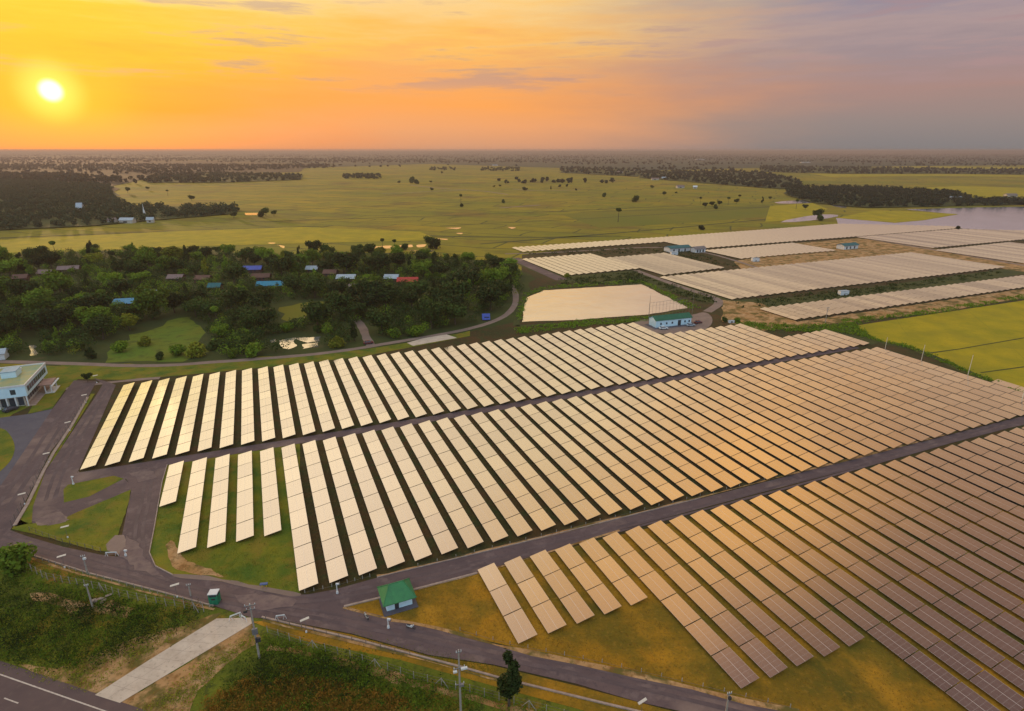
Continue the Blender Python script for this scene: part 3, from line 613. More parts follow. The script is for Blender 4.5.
def raw_mesh(name, vs, m):
    me = bpy.data.meshes.new(name); nv = len(vs); nf = nv // 4
    me.vertices.add(nv); me.vertices.foreach_set('co', vs.astype(np.float32).ravel())
    me.loops.add(nv); me.loops.foreach_set('vertex_index', np.arange(nv, dtype=np.int32))
    me.polygons.add(nf); me.polygons.foreach_set('loop_start', np.arange(0, nv, 4, dtype=np.int32)); me.polygons.foreach_set('loop_total', np.full(nf, 4, dtype=np.int32))
    me.materials.append(m); me.update(); me.validate(); return me
def trunk_mesh(h, lumps, seed):
    r = random.Random(seed); m = MB(); top = Vector((r.uniform(-.3, .3), r.uniform(-.3, .3), h * .5))
    m.tube((0, 0, -.1), top, .28, .17, 7)
    for l in lumps: m.tube(top - Vector((0, 0, r.uniform(0, h * .15))), Vector(l[:3]), .12, .04, 5)
    return m.mesh('trunk', M['bark'])
PROTO = []
def proto(kind, seed, h, wd, nl, n, size, mt):
    r = random.Random(seed); lumps = []
    if kind == 'round':
        for k in range(nl):
            a = r.uniform(0, 6.28); q = r.uniform(0, .62) * wd; z = h * r.uniform(.45, .82)
            s = wd * r.uniform(.32, .5); lumps.append((math.cos(a) * q, math.sin(a) * q, z, s, s, s * r.uniform(.6, .85)))
    elif kind == 'tall':
        for k in range(nl):
            z = h * (.3 + .6 * k / (nl - 1)); s = wd * (.85 - .5 * k / nl) * r.uniform(.7, 1.1); a = r.uniform(0, 6.28)
            lumps.append((math.cos(a) * wd * .25, math.sin(a) * wd * .25, z, s * .6, s * .6, h * .12))
    elif kind == 'bush':
        for k in range(nl):
            a = r.uniform(0, 6.28); q = r.uniform(0, .6) * wd; s = wd * r.uniform(.3, .5)
            lumps.append((math.cos(a) * q, math.sin(a) * q, h * r.uniform(.25, .6), s, s, h * .3))
    elif kind == 'palm':
        lumps = [(0, 0, h * .9, wd * .6, wd * .6, wd * .45), (wd * .2, 0, h * .86, wd * .5, wd * .5, wd * .3)]
    crown = leaf_mesh('crown', lumps, n, size, M[mt], seed)
    return crown, trunk_mesh(h, lumps, seed)
def crown_only(*a): return proto(*a)
PR = {}
for kind, h, wd, nl, n, size in (('round', 9, 5.2, 11, 2200, .42), ('tall', 13, 3.4, 7, 1800, .40), ('bush', 3.6, 2.8, 7, 1100, .30), ('palm', 12, 2.6, 2, 500, .7)):
    for tone, mt in (('dark green', 'leaf_dark'), ('mid green', 'leaf_mid'), ('yellowish green', 'leaf_light')):
        for s in range(2 if kind == 'round' else 1): PR.setdefault((kind, tone), []).append(proto(kind, hash((kind, s)) % 97 + s * 31 + len(PR), h, wd, nl, n, size, mt))
def tree(kind, tone, p, scale, label, group=None, name=None, cat=None):
    cr, tk = random.choice(PR[(kind, tone)])
    r = empty(name or ('shrub' if kind == 'bush' else 'palm_tree' if kind == 'palm' else 'tree'), (p.x, p.y, 0), random.uniform(0, 6.28)); r.scale = (scale * random.uniform(.9, 1.15), scale * random.uniform(.9, 1.15), scale * random.uniform(.85, 1.15))
    link('trunk', tk, r); link('crown', cr, r)
    tag(r, label, cat or ('shrub' if kind == 'bush' else 'tree'), group); return r
def inside(p, poly):
    x, y = p; c = False
    for i in range(len(poly)):
        (x1, y1), (x2, y2) = poly[i], poly[i - 1]
        if (y1 > y) != (y2 > y) and x < (x2 - x1) * (y - y1) / (y2 - y1) + x1: c = not c
    return c
LM = [('indigo roofed house', 253, 270), ('teal roofed house', 273, 285), ('red roofed house', 407, 281), ('pale blue roofed house', 347, 279), ('sky blue roofed house', 129, 304), ('long pale roof', 70, 270),
      ('office building', 20, 385), ('village pond', 295, 344), ('small bright pool', 33, 350), ('green meadow', 150, 340), ('road bend', 514, 308), ('village road junction', 370, 343),
      ('yellow clearing', 300, 312), ('white roofed house', 152, 294), ('grey roofed pair', 190, 277), ('water beyond the grove', 400, 247), ('gravel pad', 432, 340), ('left picture edge', 0, 320), ('rice field behind the grove', 200, 247)]
def where(x, y):
    nm, lx, ly = min(LM, key=lambda l: (l[1] - x) ** 2 + ((l[2] - y) * 2.2) ** 2); dx, dy = x - lx, (y - ly) * 2.2
    dist = math.hypot(dx, dy); close = 'just ' if dist < 14 else 'far ' if dist > 38 else ''
    ang = math.degrees(math.atan2(dy, dx)) % 360
    side = ['right of', 'right and in front of', 'in front of', 'left and in front of', 'left of', 'left and behind', 'behind', 'right and behind'][int((ang + 22.5) // 45) % 8]
    return close + side + ' the ' + nm
GROVE = [(-40, 262), (0, 258), (60, 254), (110, 252), (200, 253), (270, 258), (330, 255), (420, 256), (470, 262), (518, 272), (525, 295), (508, 306), (495, 318), (440, 330), (385, 341), (330, 347), (240, 357), (215, 357), (130, 358), (0, 356), (-40, 356)]
CLEAR = [[(92, 360), (95, 348), (130, 332), (165, 318), (190, 312), (210, 330), (216, 360)], [(270, 306), (300, 300), (332, 298), (326, 314), (300, 326), (278, 328)], [(262, 352), (264, 336), (322, 332), (326, 350)], [(22, 360), (24, 340), (42, 340), (44, 360)],
         [(358, 352), (355, 322), (366, 322), (380, 348)], [(500, 330), (500, 310), (530, 285), (530, 330)]]
HOUSES = [(253, 272, 13, 8, 'blue', 'wooden house under a purple-blue metal roof in the grove'), (273, 288, 18, 9, 'teal', 'house under a bright teal metal roof in the grove'), (347, 281, 12, 8, 'whitish', 'house under a pale blue metal roof in the grove'),
          (408, 284, 13, 8, 'red', 'house under a bright red roof in the grove'), (392, 281, 9, 7, 'whitish', 'small house with a pale roof left of the red roofed house'), (130, 306, 14, 8, 'lightblue', 'house under a sky blue roof near the meadow'),
          (152, 297, 8, 7, 'whitish', 'small white roofed house right of the sky blue roof'), (177, 281, 13, 8, 'pinkroof', 'low house under a dull pink-grey roof, left one of a pair'), (204, 282, 13, 8, 'rust', 'low house under a brownish roof, right one of a pair'),
          (331, 276, 12, 8, 'rust', 'house under a brown roof left of the pale blue roof'), (356, 291, 10, 7, 'pinkroof', 'small house under a pinkish roof below the pale blue roof'), (262, 280, 16, 8, 'rust', 'house with a rusty red roof between the purple-blue and teal roofs'),
          (70, 272, 18, 7, 'pinkroof', 'long house under a pale pink-grey roof, rightmost of the long roofs'), (47, 276, 12, 7, 'pinkroof', 'house under a faded pink roof, middle one of the long roofs'), (18, 290, 18, 8, 'pinkroof', 'house under a faded roof at the left edge of the grove'),
          (22, 281, 11, 7, 'rust', 'small brown roofed house behind the faded roof at the left'), (313, 272, 8, 6, 'whitish', 'tiny house with a pale roof behind the teal roofed house'), (216, 290, 10, 6, 'aqua', 'shed with a green-grey sheet roof in front of the roofed pair'), (486, 320, 3, 2.4, 'blue', 'tiny shed under a blue cover beside the village road')]
cnt = 0; placed = []
def okp(x, y, rad):
    p = at(x, y)
    for hx, hy, a, b, *_ in HOUSES:      # keep the view of the roofs open
        if abs(x - hx) < a * .8 + 3 and -3 < y - hy < 13: return None
    for q in placed:
        if (q - p).length < rad: return None
    return p
tries = 0
while cnt < 240 and tries < 12000:
    tries += 1
    a = random.uniform(-40, 528)
    yy = 150 + 1 / (random.uniform(1 / 208, 1 / 104))
    if not inside((a, yy), GROVE) or any(inside((a, yy), c) for c in CLEAR): continue
    p = okp(a, yy, random.uniform(5.0, 8.4))
    if not p: continue
    placed.append(p); cnt += 1
    tone = random.choices(['dark green', 'mid green', 'yellowish green'], [.66, .30, .04])[0]; kind = random.choices(['round', 'tall', 'palm', 'bush'], [.72, .16, .07, .05])[0]
    s = random.uniform(1.0, 1.95) if kind == 'round' else random.uniform(.75, 1.15) if kind != 'bush' else random.uniform(1, 1.6)
    if kind == 'round' and yy < 265: s *= .8
    if yy > 335: s *= .85
    sz = {'round': 'broad', 'tall': 'slim tall', 'palm': 'bare-stemmed palm', 'bush': 'low bushy'}[kind]
    sz = ('big ' if s > 1.35 else '') + sz if kind == 'round' else sz
    tree(kind, tone, p, s, ('%s %s tree %s' % (sz, tone, where(a, yy))).replace('bare-stemmed ', ''), 'trees of the village grove', name='palm_tree' if kind == 'palm' else 'tree', cat='tree')
print('grove', cnt)
for x, y, s, tn, lb in ((120, 352, 1.5, 'mid green', 'round bush low in the green meadow, left of the others'), (145, 346, 1.3, 'yellowish green', 'yellowish bush in the middle of the green meadow'), (178, 355, 1.7, 'mid green', 'dense bush at the meadow edge by the road'), (197, 357, 1.8, 'yellowish green', 'bright round bush between meadow and road'),
                        (252, 357, 1.9, 'mid green', 'large rounded bush left of the sparkling pond'), (215, 349, 1.6, 'dark green', 'dark bush right of the meadow'), (232, 358, 1.2, 'mid green', 'small bush beside the road left of the rounded bush'), (335, 347, 1.6, 'yellowish green', 'light bush right of the sparkling pond'),
                        (318, 333, 1.4, 'dark green', 'dark bush behind the sparkling pond'), (160, 359, 1.0, 'dark green', 'small dark bush on the road verge in front of the meadow'), (415, 336, 1.9, 'mid green', 'tall bush behind the gravel pad'), (395, 338, 1.6, 'mid green', 'leafy bush left of the gravel pad'), (90, 358, 1.3, 'dark green', 'dark bush at the left end of the meadow')):
    tree('bush', tn, at(x, y), s, lb)
tree('bush', 'mid green', at(16, 572), 1.65, 'large dark bush beside the service road at the left edge')
tr_ = tree('tall', 'dark green', at(509, 706), .70, 'slender dark tree standing alone in front of the service road'); tr_.scale = (.92, .92, .80)
tree('round', 'dark green', at(88, 382), .42, 'small dark tree at the top end of the service road')
tree('bush', 'mid green', at(737, 323), .9, 'bush beside the dirt loop right of the pump house', name='shrub'); tree('bush', 'dark green', at(724, 322), .8, 'dark low bush left of its neighbour beside the dirt loop')
tree('bush', 'yellowish green', at(566, 277), 1.0, 'small bush at the near corner of the panels behind the pond')
LONE = [(461, 204, 'palm', 1.0), (462, 207, 'bush', 1.4), (432, 191.5, 'round', .75), (618, 222, 'palm', 1.25), (525, 192, 'round', 1.0), (500, 187, 'round', .7), (494, 187.5, 'round', .6), (551, 190, 'tall', .6), (560, 187, 'bush', 1.5), (567, 186.5, 'bush', 1.5), (576, 190.5, 'bush', 1.2),
        (636, 202, 'bush', 2.6), (664, 196, 'round', .8), (652, 189, 'round', .8), (676, 194, 'round', .55), (399, 184, 'round', .8), (412, 183, 'bush', 4), (416, 184, 'bush', 3), (442, 174, 'round', .9), (431, 183.5, 'round', .7), (128, 193, 'round', 1.0), (148, 190, 'round', .8), (168, 196, 'palm', .9), (192, 201, 'round', 1.1),
        (705, 208, 'round', .8), (712, 207, 'round', .9), (719, 206, 'round', .8), (728, 205, 'palm', .9), (736, 204, 'round', .8), (715, 209, 'bush', 1.6), (700, 205, 'palm', .8), (739, 202, 'palm', .9), (762, 204, 'tall', .7), (770, 200, 'round', .6), (817, 219, 'round', 1.2), (820, 221, 'bush', 2), (958, 229.5, 'bush', 1.2),
        (266, 216, 'round', 1.0), (274, 216, 'round', .8), (262, 217, 'bush', 2), (234, 218, 'round', .9), (796, 209, 'palm', 1.0), (805, 210, 'round', .7), (430, 247, 'round', 1.1), (436, 249, 'bush', 2.2), (383, 250, 'palm', .7), (395, 251, 'palm', .7), (405, 250, 'bush', 1.4), (701, 230, 'bush', 1.4), (604, 197, 'bush', 2), (503, 203, 'bush', 1.5)]
def lonewhere(x, y):
    if y > 240: return 'by the bright water behind the village grove'
    if x < 300: return 'beside the dark wood at the left'
    if x < 470: return 'in the yellow field left of the picture centre'
    if x < 600: return 'in the middle of the far yellow field'
    if x < 690: return 'in the far field right of centre'
    if x < 780: return 'in the dark clump of trees in the far field'
    return 'beside the ponds near the lake'
cn = {}
for x, y, k, s in LONE:
    s *= 1.25
    kk = {'palm': 'long-stemmed palm', 'bush': 'low dark bush', 'round': 'round dark tree', 'tall': 'narrow dark tree'}[k]; key = (kk, lonewhere(x, y)); cn[key] = cn.get(key, 0) + 1
    tree(k, 'dark green', at(x, y), s, '%s %s %s' % (ordn(cn[key]), kk, lonewhere(x, y)) if cn[key] > 1 else '%s %s' % key, 'lone trees in the fields')

# woods too many to count: crowns of leaf clumps merged into a few masses
def woodland(name, label, spots, q=46, size=1.3, m='leaf_far', sc=1.0):
    spots = np.array(spots); n = len(spots); r = np.random.default_rng(n)
    hh = (5.5 + 5 * r.random(n)) * sc; wd = (3.2 + 2.8 * r.random(n)) * sc
    c = np.repeat(spots, q, 0); H_ = np.repeat(hh, q); Wd = np.repeat(wd, q); N = n * q
    d = r.normal(size=(N, 3)); d /= np.linalg.norm(d, axis=1)[:, None]; rad = r.random(N) ** .3
    pos = np.stack([c[:, 0] + d[:, 0] * rad * Wd, c[:, 1] + d[:, 1] * rad * Wd, H_ * .55 + d[:, 2] * rad * H_ * .45], 1)
    nrm = d + r.normal(size=(N, 3)) * .5; nrm /= np.linalg.norm(nrm, axis=1)[:, None]
    a = np.cross(nrm, r.normal(size=(N, 3))); a /= np.linalg.norm(a, axis=1)[:, None]; b = np.cross(nrm, a)
    s = (np.repeat(size if np.ndim(size) else np.full(n, size), q) * (.6 + .8 * r.random(N)) * sc)[:, None]
    vs = np.stack([pos - a * s, pos - b * s * .7, pos + a * s, pos + b * s * .7], 1).reshape(-1, 3)
    me = raw_mesh(name, vs, M[m]); o = link(name, me); tag(o, label, 'woodland', kind='stuff'); return o
def fill(poly, n):
    """n points in a pixel polygon, uniform on the ground"""
    xs = [p[0] for p in poly]; ys = [p[1] for p in poly]; out_ = []; k0, k1 = 1 / (max(ys) - HZN), 1 / (min(ys) - HZN)
    t = 0
    while len(out_) < n and t < n * 60:
        t += 1; y = HZN + 1 / random.uniform(k0, k1); x = random.uniform(min(xs), max(xs))
        if random.random() > (k1 and (1 / (y - HZN)) / k1): continue
        if inside((x, y), poly): p = at(x, y); out_.append((p.x, p.y))
    return out_
def grove_pts(n, rad):
    o = []; t = 0
    while len(o) < n and t < n * 60:
        t += 1; x = random.uniform(-40, 528); y = HZN + 1 / random.uniform(1 / 208, 1 / 103)
        if not inside((x, y), GROVE) or any(inside((x, y), c) for c in CLEAR): continue
        if any(abs(x - hx) < a * .75 + 2 and -4 < y - hy < 3 for hx, hy, a, *_ in HOUSES): continue
        if random.random() > ((103 / (y - HZN)) ** 1.0): pass
        p = at(x, y); o.append((p.x, p.y))
    return o
woodland('undergrowth', 'dark undergrowth and saplings filling the village grove', grove_pts(1500, 3), q=130, size=.55, m='leaf_dark', sc=.68)
woodland('undergrowth', 'greener saplings and hedges scattered through the village grove', grove_pts(500, 3), q=130, size=.5, m='leaf_mid', sc=.7)
woodland('undergrowth', 'yellowish shrubs scattered through the village grove', grove_pts(130, 3), q=110, size=.5, m='leaf_light', sc=.5)
woodland('woodland', 'dark wood left of the far yellow field with a white spire in it', fill([(-40, 232), (0, 231), (85, 227), (150, 221), (238, 214), (236, 208), (180, 207), (130, 206), (112, 197), (112, 186), (0, 180), (-40, 182)], 2200))
woodland('woodland', 'dark wood beside the lake at the right', fill([(785, 187), (860, 188), (950, 192), (978, 201), (975, 206), (930, 207), (870, 208), (850, 207), (812, 203), (788, 196)], 1000) + fill([(975, 201), (1060, 200), (1060, 205), (985, 206)], 160))
woodland('tree_line', 'row of dark trees behind the far yellow field at the left', fill([(150, 176), (210, 173), (303, 175), (300, 180), (220, 183), (150, 183)], 500) + fill([(343, 175), (380, 175), (381, 179), (343, 179)], 110) + fill([(430, 168), (455, 168), (455, 170.5), (430, 170.5)], 40) + fill([(480, 168), (520, 168), (520, 171.5), (480, 171)], 80), size=1.7)
woodland('tree_line', 'bluish band of trees beyond the far fields at the right', fill([(640, 171), (760, 172), (800, 180), (800, 190), (760, 188), (700, 183), (640, 178)], 600) + fill([(760, 166), (900, 168), (1080, 170), (1080, 176), (960, 174), (840, 174), (760, 172)], 800) + fill([(560, 167), (640, 169), (640, 177), (600, 175), (560, 173)], 260), size=1.8)
woodland('woodland', 'hazy brown belts of trees stretching to the left horizon', fill([(-60, 181), (110, 183), (118, 178), (60, 174), (-60, 173)], 650) + fill([(-60, 170), (120, 171), (150, 174), (240, 171), (330, 168), (330, 165), (150, 164.5), (-60, 165)], 1500) + fill([(-60, 160), (300, 161), (520, 163), (520, 161), (300, 158.5), (-60, 158)], 1500), q=30, size=2.0, sc=1.1)
pts = []
for _ in range(15000):
    y = HZN + 1 / random.uniform(1 / 34, 1 / 3.2); x = random.uniform(-60, 1084); p = at(x, y)
    cl_ = math.sin(p.x * .0031 + 1.3 * math.sin(p.y * .0013)) + math.sin(p.y * .0047 + p.x * .0011) + .6 * math.sin(p.x * .011 + p.y * .004)
    lim = -.5 if y < 163 else .5 if y < 168 else 1.5
    if x < 200 and y < 188: lim = -.6
    if y > 167 and 300 < x < 640: lim = 1.7
    if cl_ > lim or (y < 170 and random.random() < .02): pts.append((p.x, p.y))
woodland('scattered_trees', 'hazy scattered trees and hedges reaching to the horizon', pts, q=24, size=2.8, sc=1.25)

# ------------------------------------------------------------------ rough vegetation stuff in the foreground
def scatter(name, label, polys, n, size, m, hgt, clump=0):
    P_ = []
    for poly, k in polys:
        ps = fill(poly, k)
        P_ += ps
    c = np.array(P_); q = n // len(c); N = len(c) * q; r = np.random.default_rng(N)
    hs = np.repeat(hgt * (.35 + r.random(len(c)) ** 1.5), q); cc = np.repeat(c, q, 0)
    sp = np.repeat((.5 + .9 * r.random(len(c))) * (clump or 1), q)
    pos = np.stack([cc[:, 0] + r.normal(size=N) * sp * .5, cc[:, 1] + r.normal(size=N) * sp * .5, r.random(N) * hs], 1)
    nrm = r.normal(size=(N, 3)); nrm[:, 2] = abs(nrm[:, 2]) * .5; nrm /= np.linalg.norm(nrm, axis=1)[:, None]
    a = np.cross(nrm, r.normal(size=(N, 3))); a /= np.linalg.norm(a, axis=1)[:, None]; b = np.cross(nrm, a)
    s = (size * (.5 + r.random(N)))[:, None]
    vs = np.stack([pos - a * s, pos - b * s * .5, pos + a * s, pos + b * s * .5], 1).reshape(-1, 3); vs[:, 2] = np.maximum(vs[:, 2], .03)
    tag(link(name, raw_mesh(name, vs, M[m])), label, 'undergrowth', kind='stuff')
scatter('undergrowth', 'olive yellow grass tussocks between highway and concrete drive', [([(-10, 610), (60, 615), (205, 622), (120, 655), (60, 680), (-10, 660)], 260), ([(15, 664), (58, 668), (130, 640), (190, 623), (180, 634), (110, 680), (90, 690), (58, 684)], 130), ([(262, 632), (262, 640), (225, 665), (200, 690), (190, 712), (135, 716), (205, 662)], 140)], 15000, .13, 'leaf_light', .45, 1.3)
scatter('undergrowth', 'tangled dark green undergrowth between highway and fence', [([(-10, 575), (60, 590), (150, 606), (210, 613), (150, 640), (95, 668), (40, 668), (-10, 655)], 420), ([(230, 672), (262, 642), (330, 655), (480, 706), (480, 715), (215, 715)], 260)], 22000, .15, 'leaf_mid', 1.0, 1.6)
scatter('undergrowth', 'lighter green weeds along the fence and the concrete drive', [([(20, 560), (90, 580), (200, 610), (170, 630), (90, 605), (-10, 575)], 200), ([(262, 634), (360, 655), (500, 700), (560, 716), (420, 706), (262, 656)], 330), ([(-10, 600), (150, 620), (90, 668), (-10, 655)], 160), ([(250, 680), (300, 664), (400, 690), (470, 715), (250, 715)], 140)], 30000, .14, 'leaf_mid', .9, 1.2)
scatter('dry_reeds', 'rusty brown dry reeds at the bottom edge', [([(205, 700), (240, 682), (330, 680), (400, 700), (430, 716), (205, 716)], 320)], 18000, .15, 'leaf_dry', 1.0, 1.1)
scatter('bank_reeds', 'dark green reeds around the pond bank', [([(516, 320), (521, 300), (526, 292), (545, 286), (642, 280), (700, 308), (690, 309), (642, 283), (546, 289), (526, 297), (521, 322)], 300), ([(516, 328), (580, 321), (650, 316), (652, 320), (580, 327), (516, 334)], 260)], 9000, .35, 'leaf_mid', .9, 1.5)
scatter('field_edge_shrubs', 'dark green growth along the edge of the yellow rice field', [([(735, 322), (800, 326), (852, 324), (880, 342), (908, 345), (969, 371), (1022, 393), (1024, 396), (969, 374), (908, 348), (845, 333), (740, 330)], 420), ([(840, 320), (940, 309), (1024, 295), (1024, 299), (940, 313), (850, 325)], 200)], 12000, .38, 'leaf_mid', 1.0, 1.5)
scatter('grass_tufts', 'dry and green grass tufts in front of the near panel block', [([(344, 608), (420, 590), (480, 575), (560, 640), (700, 690), (760, 700), (602, 664), (456, 632)], 500), ([(740, 695), (900, 640), (960, 711), (780, 711)], 260), ([(560, 645), (650, 605), (730, 690), (640, 672)], 260)], 12000, .09, 'leaf_dry', .25, 1.6)
scatter('grass_tufts', 'green grass tufts on the lawn between the panel rows and the junction', [([(155, 520), (165, 480), (300, 560), (300, 592), (180, 572)], 500)], 8000, .09, 'leaf_light', .25, 1.4)
scatter('bank_reeds', 'dark hedge along the panels behind the pond', [([(560, 280), (636, 272), (660, 281), (730, 303), (700, 303), (650, 284), (562, 285)], 240), ([(735, 303), (1000, 271), (1010, 273), (800, 304), (740, 308)], 200), ([(524, 254), (660, 246), (700, 254), (740, 268), (700, 262), (665, 252), (600, 256)], 160)], 8000, .5, 'leaf_dark', 1.2, 2)

scatter('undergrowth', 'dark shrubs in clumps among the weeds at the lower left', [([(-10, 590), (80, 600), (200, 618), (150, 640), (95, 664), (40, 666), (-10, 652)], 70), ([(250, 655), (330, 660), (420, 690), (430, 705), (250, 690)], 40)], 11000, .17, 'leaf_dark', 1.5, 3.0)
scatter('undergrowth', 'yellow green herbs dotted over the grass islands and verges', [([(12, 529), (30, 524), (74, 514), (131, 490), (121, 528), (98, 551)], 260), ([(262, 622), (352, 638), (498, 677), (498, 668), (352, 634)], 200), ([(90, 372), (250, 363), (430, 341), (430, 346), (250, 367), (100, 378)], 200), ([(60, 600), (200, 612), (200, 622), (60, 620)], 160)], 12000, .09, 'leaf_light', .2, 1.2)
# ------------------------------------------------------------------ buildings
def gable(root, w_, d_, h, rh, wall, roof, ov=.6, hip=0.0):
    wm = MB(); wm.add([(-w_ / 2, -d_ / 2, 0), (w_ / 2, -d_ / 2, 0), (w_ / 2, d_ / 2, 0), (-w_ / 2, d_ / 2, 0), (-w_ / 2, -d_ / 2, h), (w_ / 2, -d_ / 2, h), (w_ / 2, d_ / 2, h), (-w_ / 2, d_ / 2, h), (-w_ / 2 + hip, 0, h + rh - .05), (w_ / 2 - hip, 0, h + rh - .05)],
                      [(0, 1, 5, 4), (2, 3, 7, 6), (1, 2, 6, 9, 5), (3, 0, 4, 8, 7)])
    wm.build('wall', M[wall], root)
    a, b = w_ / 2 + ov, d_ / 2 + ov; ez = h - rh * ov / (d_ / 2); t = .14
    q = [(-a, -b, ez), (a, -b, ez), (a, b, ez), (-a, b, ez), (-a + hip * 1.1, 0, h + rh), (a - hip * 1.1, 0, h + rh)]
    rm = MB(); rm.add(q + [(x, y, z + t) for x, y, z in q], [(6, 7, 11, 10), (8, 9, 10, 11), (0, 4, 5, 1), (2, 5, 4, 3), (0, 1, 7, 6), (2, 3, 9, 8), (1, 5, 11, 7), (5, 2, 8, 11), (3, 4, 10, 9), (4, 0, 6, 10)] + ([(7, 8, 11), (9, 6, 10)] if hip else []))
    return rm.build('roof', M[roof], root)
def win(root, x0, x1, y, z0, z1, name='window', m='glass', axis='y'):
    b = MB()
    if axis == 'y': b.box(x0, x1, y - .05, y + .03, z0, z1)
    else: b.box(y - .03, y + .05, x0, x1, z0, z1)
    return b.build(name, M[m], root)
for hx, hy, wd, dp_, rf, lb in HOUSES:
    p = at(hx, hy); r = empty('house', (p.x, p.y, 0), random.uniform(-.15, .15) + (.2 if hx < 150 else 0)); tag(r, lb, 'house')
    if rf in ('pinkroof', 'rust', 'aqua'): wd *= .72; dp_ *= .9
    h = 3.4 if wd > 6 else 2.2
    gable(r, wd, dp_, h - .7, 1.9, 'rust', rf)
    win(r, -wd * .3, -wd * .3 + 1.2, -dp_ / 2 - .03, 1.0, 2.1); win(r, wd * .15, wd * .15 + 1.2, -dp_ / 2 - .03, 1.0, 2.1); win(r, -.5, .4, -dp_ / 2 - .03, 0, 2.0, 'door', 'dark')
for hx, hy, wd, rf, lb in ((655, 180, 22, 'pinkroof', 'pink roofed barn among the far trees'), (664, 179, 16, 'whitish', 'pale roofed barn right of the pink roofed barn'), (680, 188, 18, 'pinkroof', 'dusty roofed house at the edge of the far field'), (695, 188.5, 9, 'white', 'small white house farther right at the edge of the far field'),
                           (620, 173, 22, 'pinkroof', 'brown roofed farm building on the far tree line'), (633, 171, 16, 'rust', 'rusty roofed farm shed on the far tree line'), (128, 223, 16, 'whitish', 'pale roofed hall in front of the dark wood'), (151, 222.5, 8, 'whitish', 'tiny pale hut right of the white spire'),
                           (113, 223, 10, 'pinkroof', 'faint pinkish hut left of the pale roofed hall'), (955, 200, 18, 'whitish', 'pale roofed house in the wood by the lake'), (1010, 197, 20, 'greyroof', 'grey roofed house at the right edge by the wood'), (805, 163, 60, 'whitish', 'long pale factory roof near the horizon'), (495, 166, 30, 'whitish', 'far pale shed in the haze left of centre'), (700, 160, 80, 'whitish', 'hazy white works building near the horizon')):
    p = at(hx, hy); r = empty('house', (p.x, p.y, 0), random.uniform(-.2, .2)); tag(r, lb, 'house'); gable(r, wd, wd * .5, 4, 2.5, 'cream', rf)
    win(r, -wd * .2, wd * .1, -wd * .25 - .03, .8, 2.6)
# white spire and chedi of the temple
p = at(145, 217); r = empty('temple_spire', (p.x, p.y, 0)); tag(r, 'slender white temple spire rising from the dark wood', 'spire')
MB().box(-2, 2, -2, 2, 0, 3).build('base', M['white'], r); s = MB()
for z0, z1, r0, r1 in ((3, 6, 1.7, 1.5), (6, 9, 1.5, .8), (9, 13, .8, .4), (13, 17.5, .4, .08)): s.tube((0, 0, z0), (0, 0, z1), r0, r1, 10)
s.build('spire', M['white'], r)
p = at(81, 212); r = empty('temple_hall', (p.x, p.y, 0), .3); tag(r, 'pale pointed temple gable at the left in the dark wood', 'temple'); gable(r, 7, 10, 7, 6, 'white', 'whitish')

# office building, two storeys, lower left edge
pu, pv = uv(30.5, 406); fu = uv(44.5, 383)[0]
LEN = fu - pu; WDT = 17.0
ob = empty('office_building', W(pu, pv), ROWANG); tag(ob, 'two-storey white office building with a flat yellowish roof and penthouse', 'building')
# local: x along D (away), y to the left
wl = MB(); wl.box(0, LEN, 0, WDT, 3.9, 7.6); wl.build('upper_floor', M['paleblue'], ob)
wl = MB(); wl.box(1.2, LEN - .3, 1.4, WDT - .2, 0, 3.9); wl.build('ground_floor', M['cream'], ob)
MB().box(-.02, LEN + .02, -.02, WDT + .02, 7.6, 7.72).build('roof', M['yellowroof'], ob)
pp = MB(); 
for a in ((-.1, .15, -.1, WDT + .1), (LEN - .15, LEN + .1, -.1, WDT + .1), (.15, LEN - .15, -.1, .15), (.15, LEN - .15, WDT - .15, WDT + .1)): pp.box(*a, 7.5, 8.15)
pp.build('parapet', M['white'], ob)
ph = MB().box(LEN * .45, LEN * .68, 5.2, 9.6, 7.72, 9.9).build('penthouse', M['paleblue'], ob); MB().box(LEN * .45 - .2, LEN * .68 + .2, 5.0, 9.8, 9.9, 10.05).build('penthouse_roof', M['lightblue'], ph)
for yy in (3.0, 8.0, 12.5): f = win(ob, yy, yy + 1.5, -.02, 4.9, 6.7, axis='x')
for k in range(9): x = 1.5 + k * (LEN - 3) / 9; win(ob, x, x + (LEN - 3) / 9 - .35, -.02, 5.0, 6.9)
for k in range(9): x = 1.8 + k * (LEN - 3.5) / 9; win(ob, x, x + (LEN - 3.5) / 9 - .5, 1.38, 1.0, 3.0)
for yy in (1.8, 4.3, 6.6, 8.9, 11.2): win(ob, yy, yy + 1.6, 1.18, .3, 3.3, 'glass_door', axis='x')
for yy in (.3, 3.5, 6, 8.3, 10.6, 13.2): MB().box(.05, .4, yy, yy + .35, 0, 3.9).build('column', M['white'], ob)
MB().box(-.02, LEN, -1.6, 1.35, 0, .16).build('walkway', M['kerb'], ob)
po = MB(); po.box(LEN * .45, LEN * .75, -4.0, -.15, 3.3, 3.6); po.build('porch_roof', M['pink'], ob)
for x in (LEN * .47, LEN * .72):
    for y in (-3.8, -2.0): MB().box(x, x + .35, y, y + .35, .16, 3.3).build('porch_column', M['white'], ob)
MB().box(LEN * .42, LEN * .78, -4.7, -4.1, 2.9, 3.1).build('porch_canopy', M['white'], ob)
MB().box(LEN * .45, LEN * .75, -4.6, -1.62, 0, .3).build('porch_step', M['white'], ob)
for k, (x, y) in enumerate(((LEN * .78, 6), (LEN * .84, 9.5))): MB().box(x, x + 1.2, y, y + .9, 7.72, 8.6).build('air_conditioner', M['white'], ob)
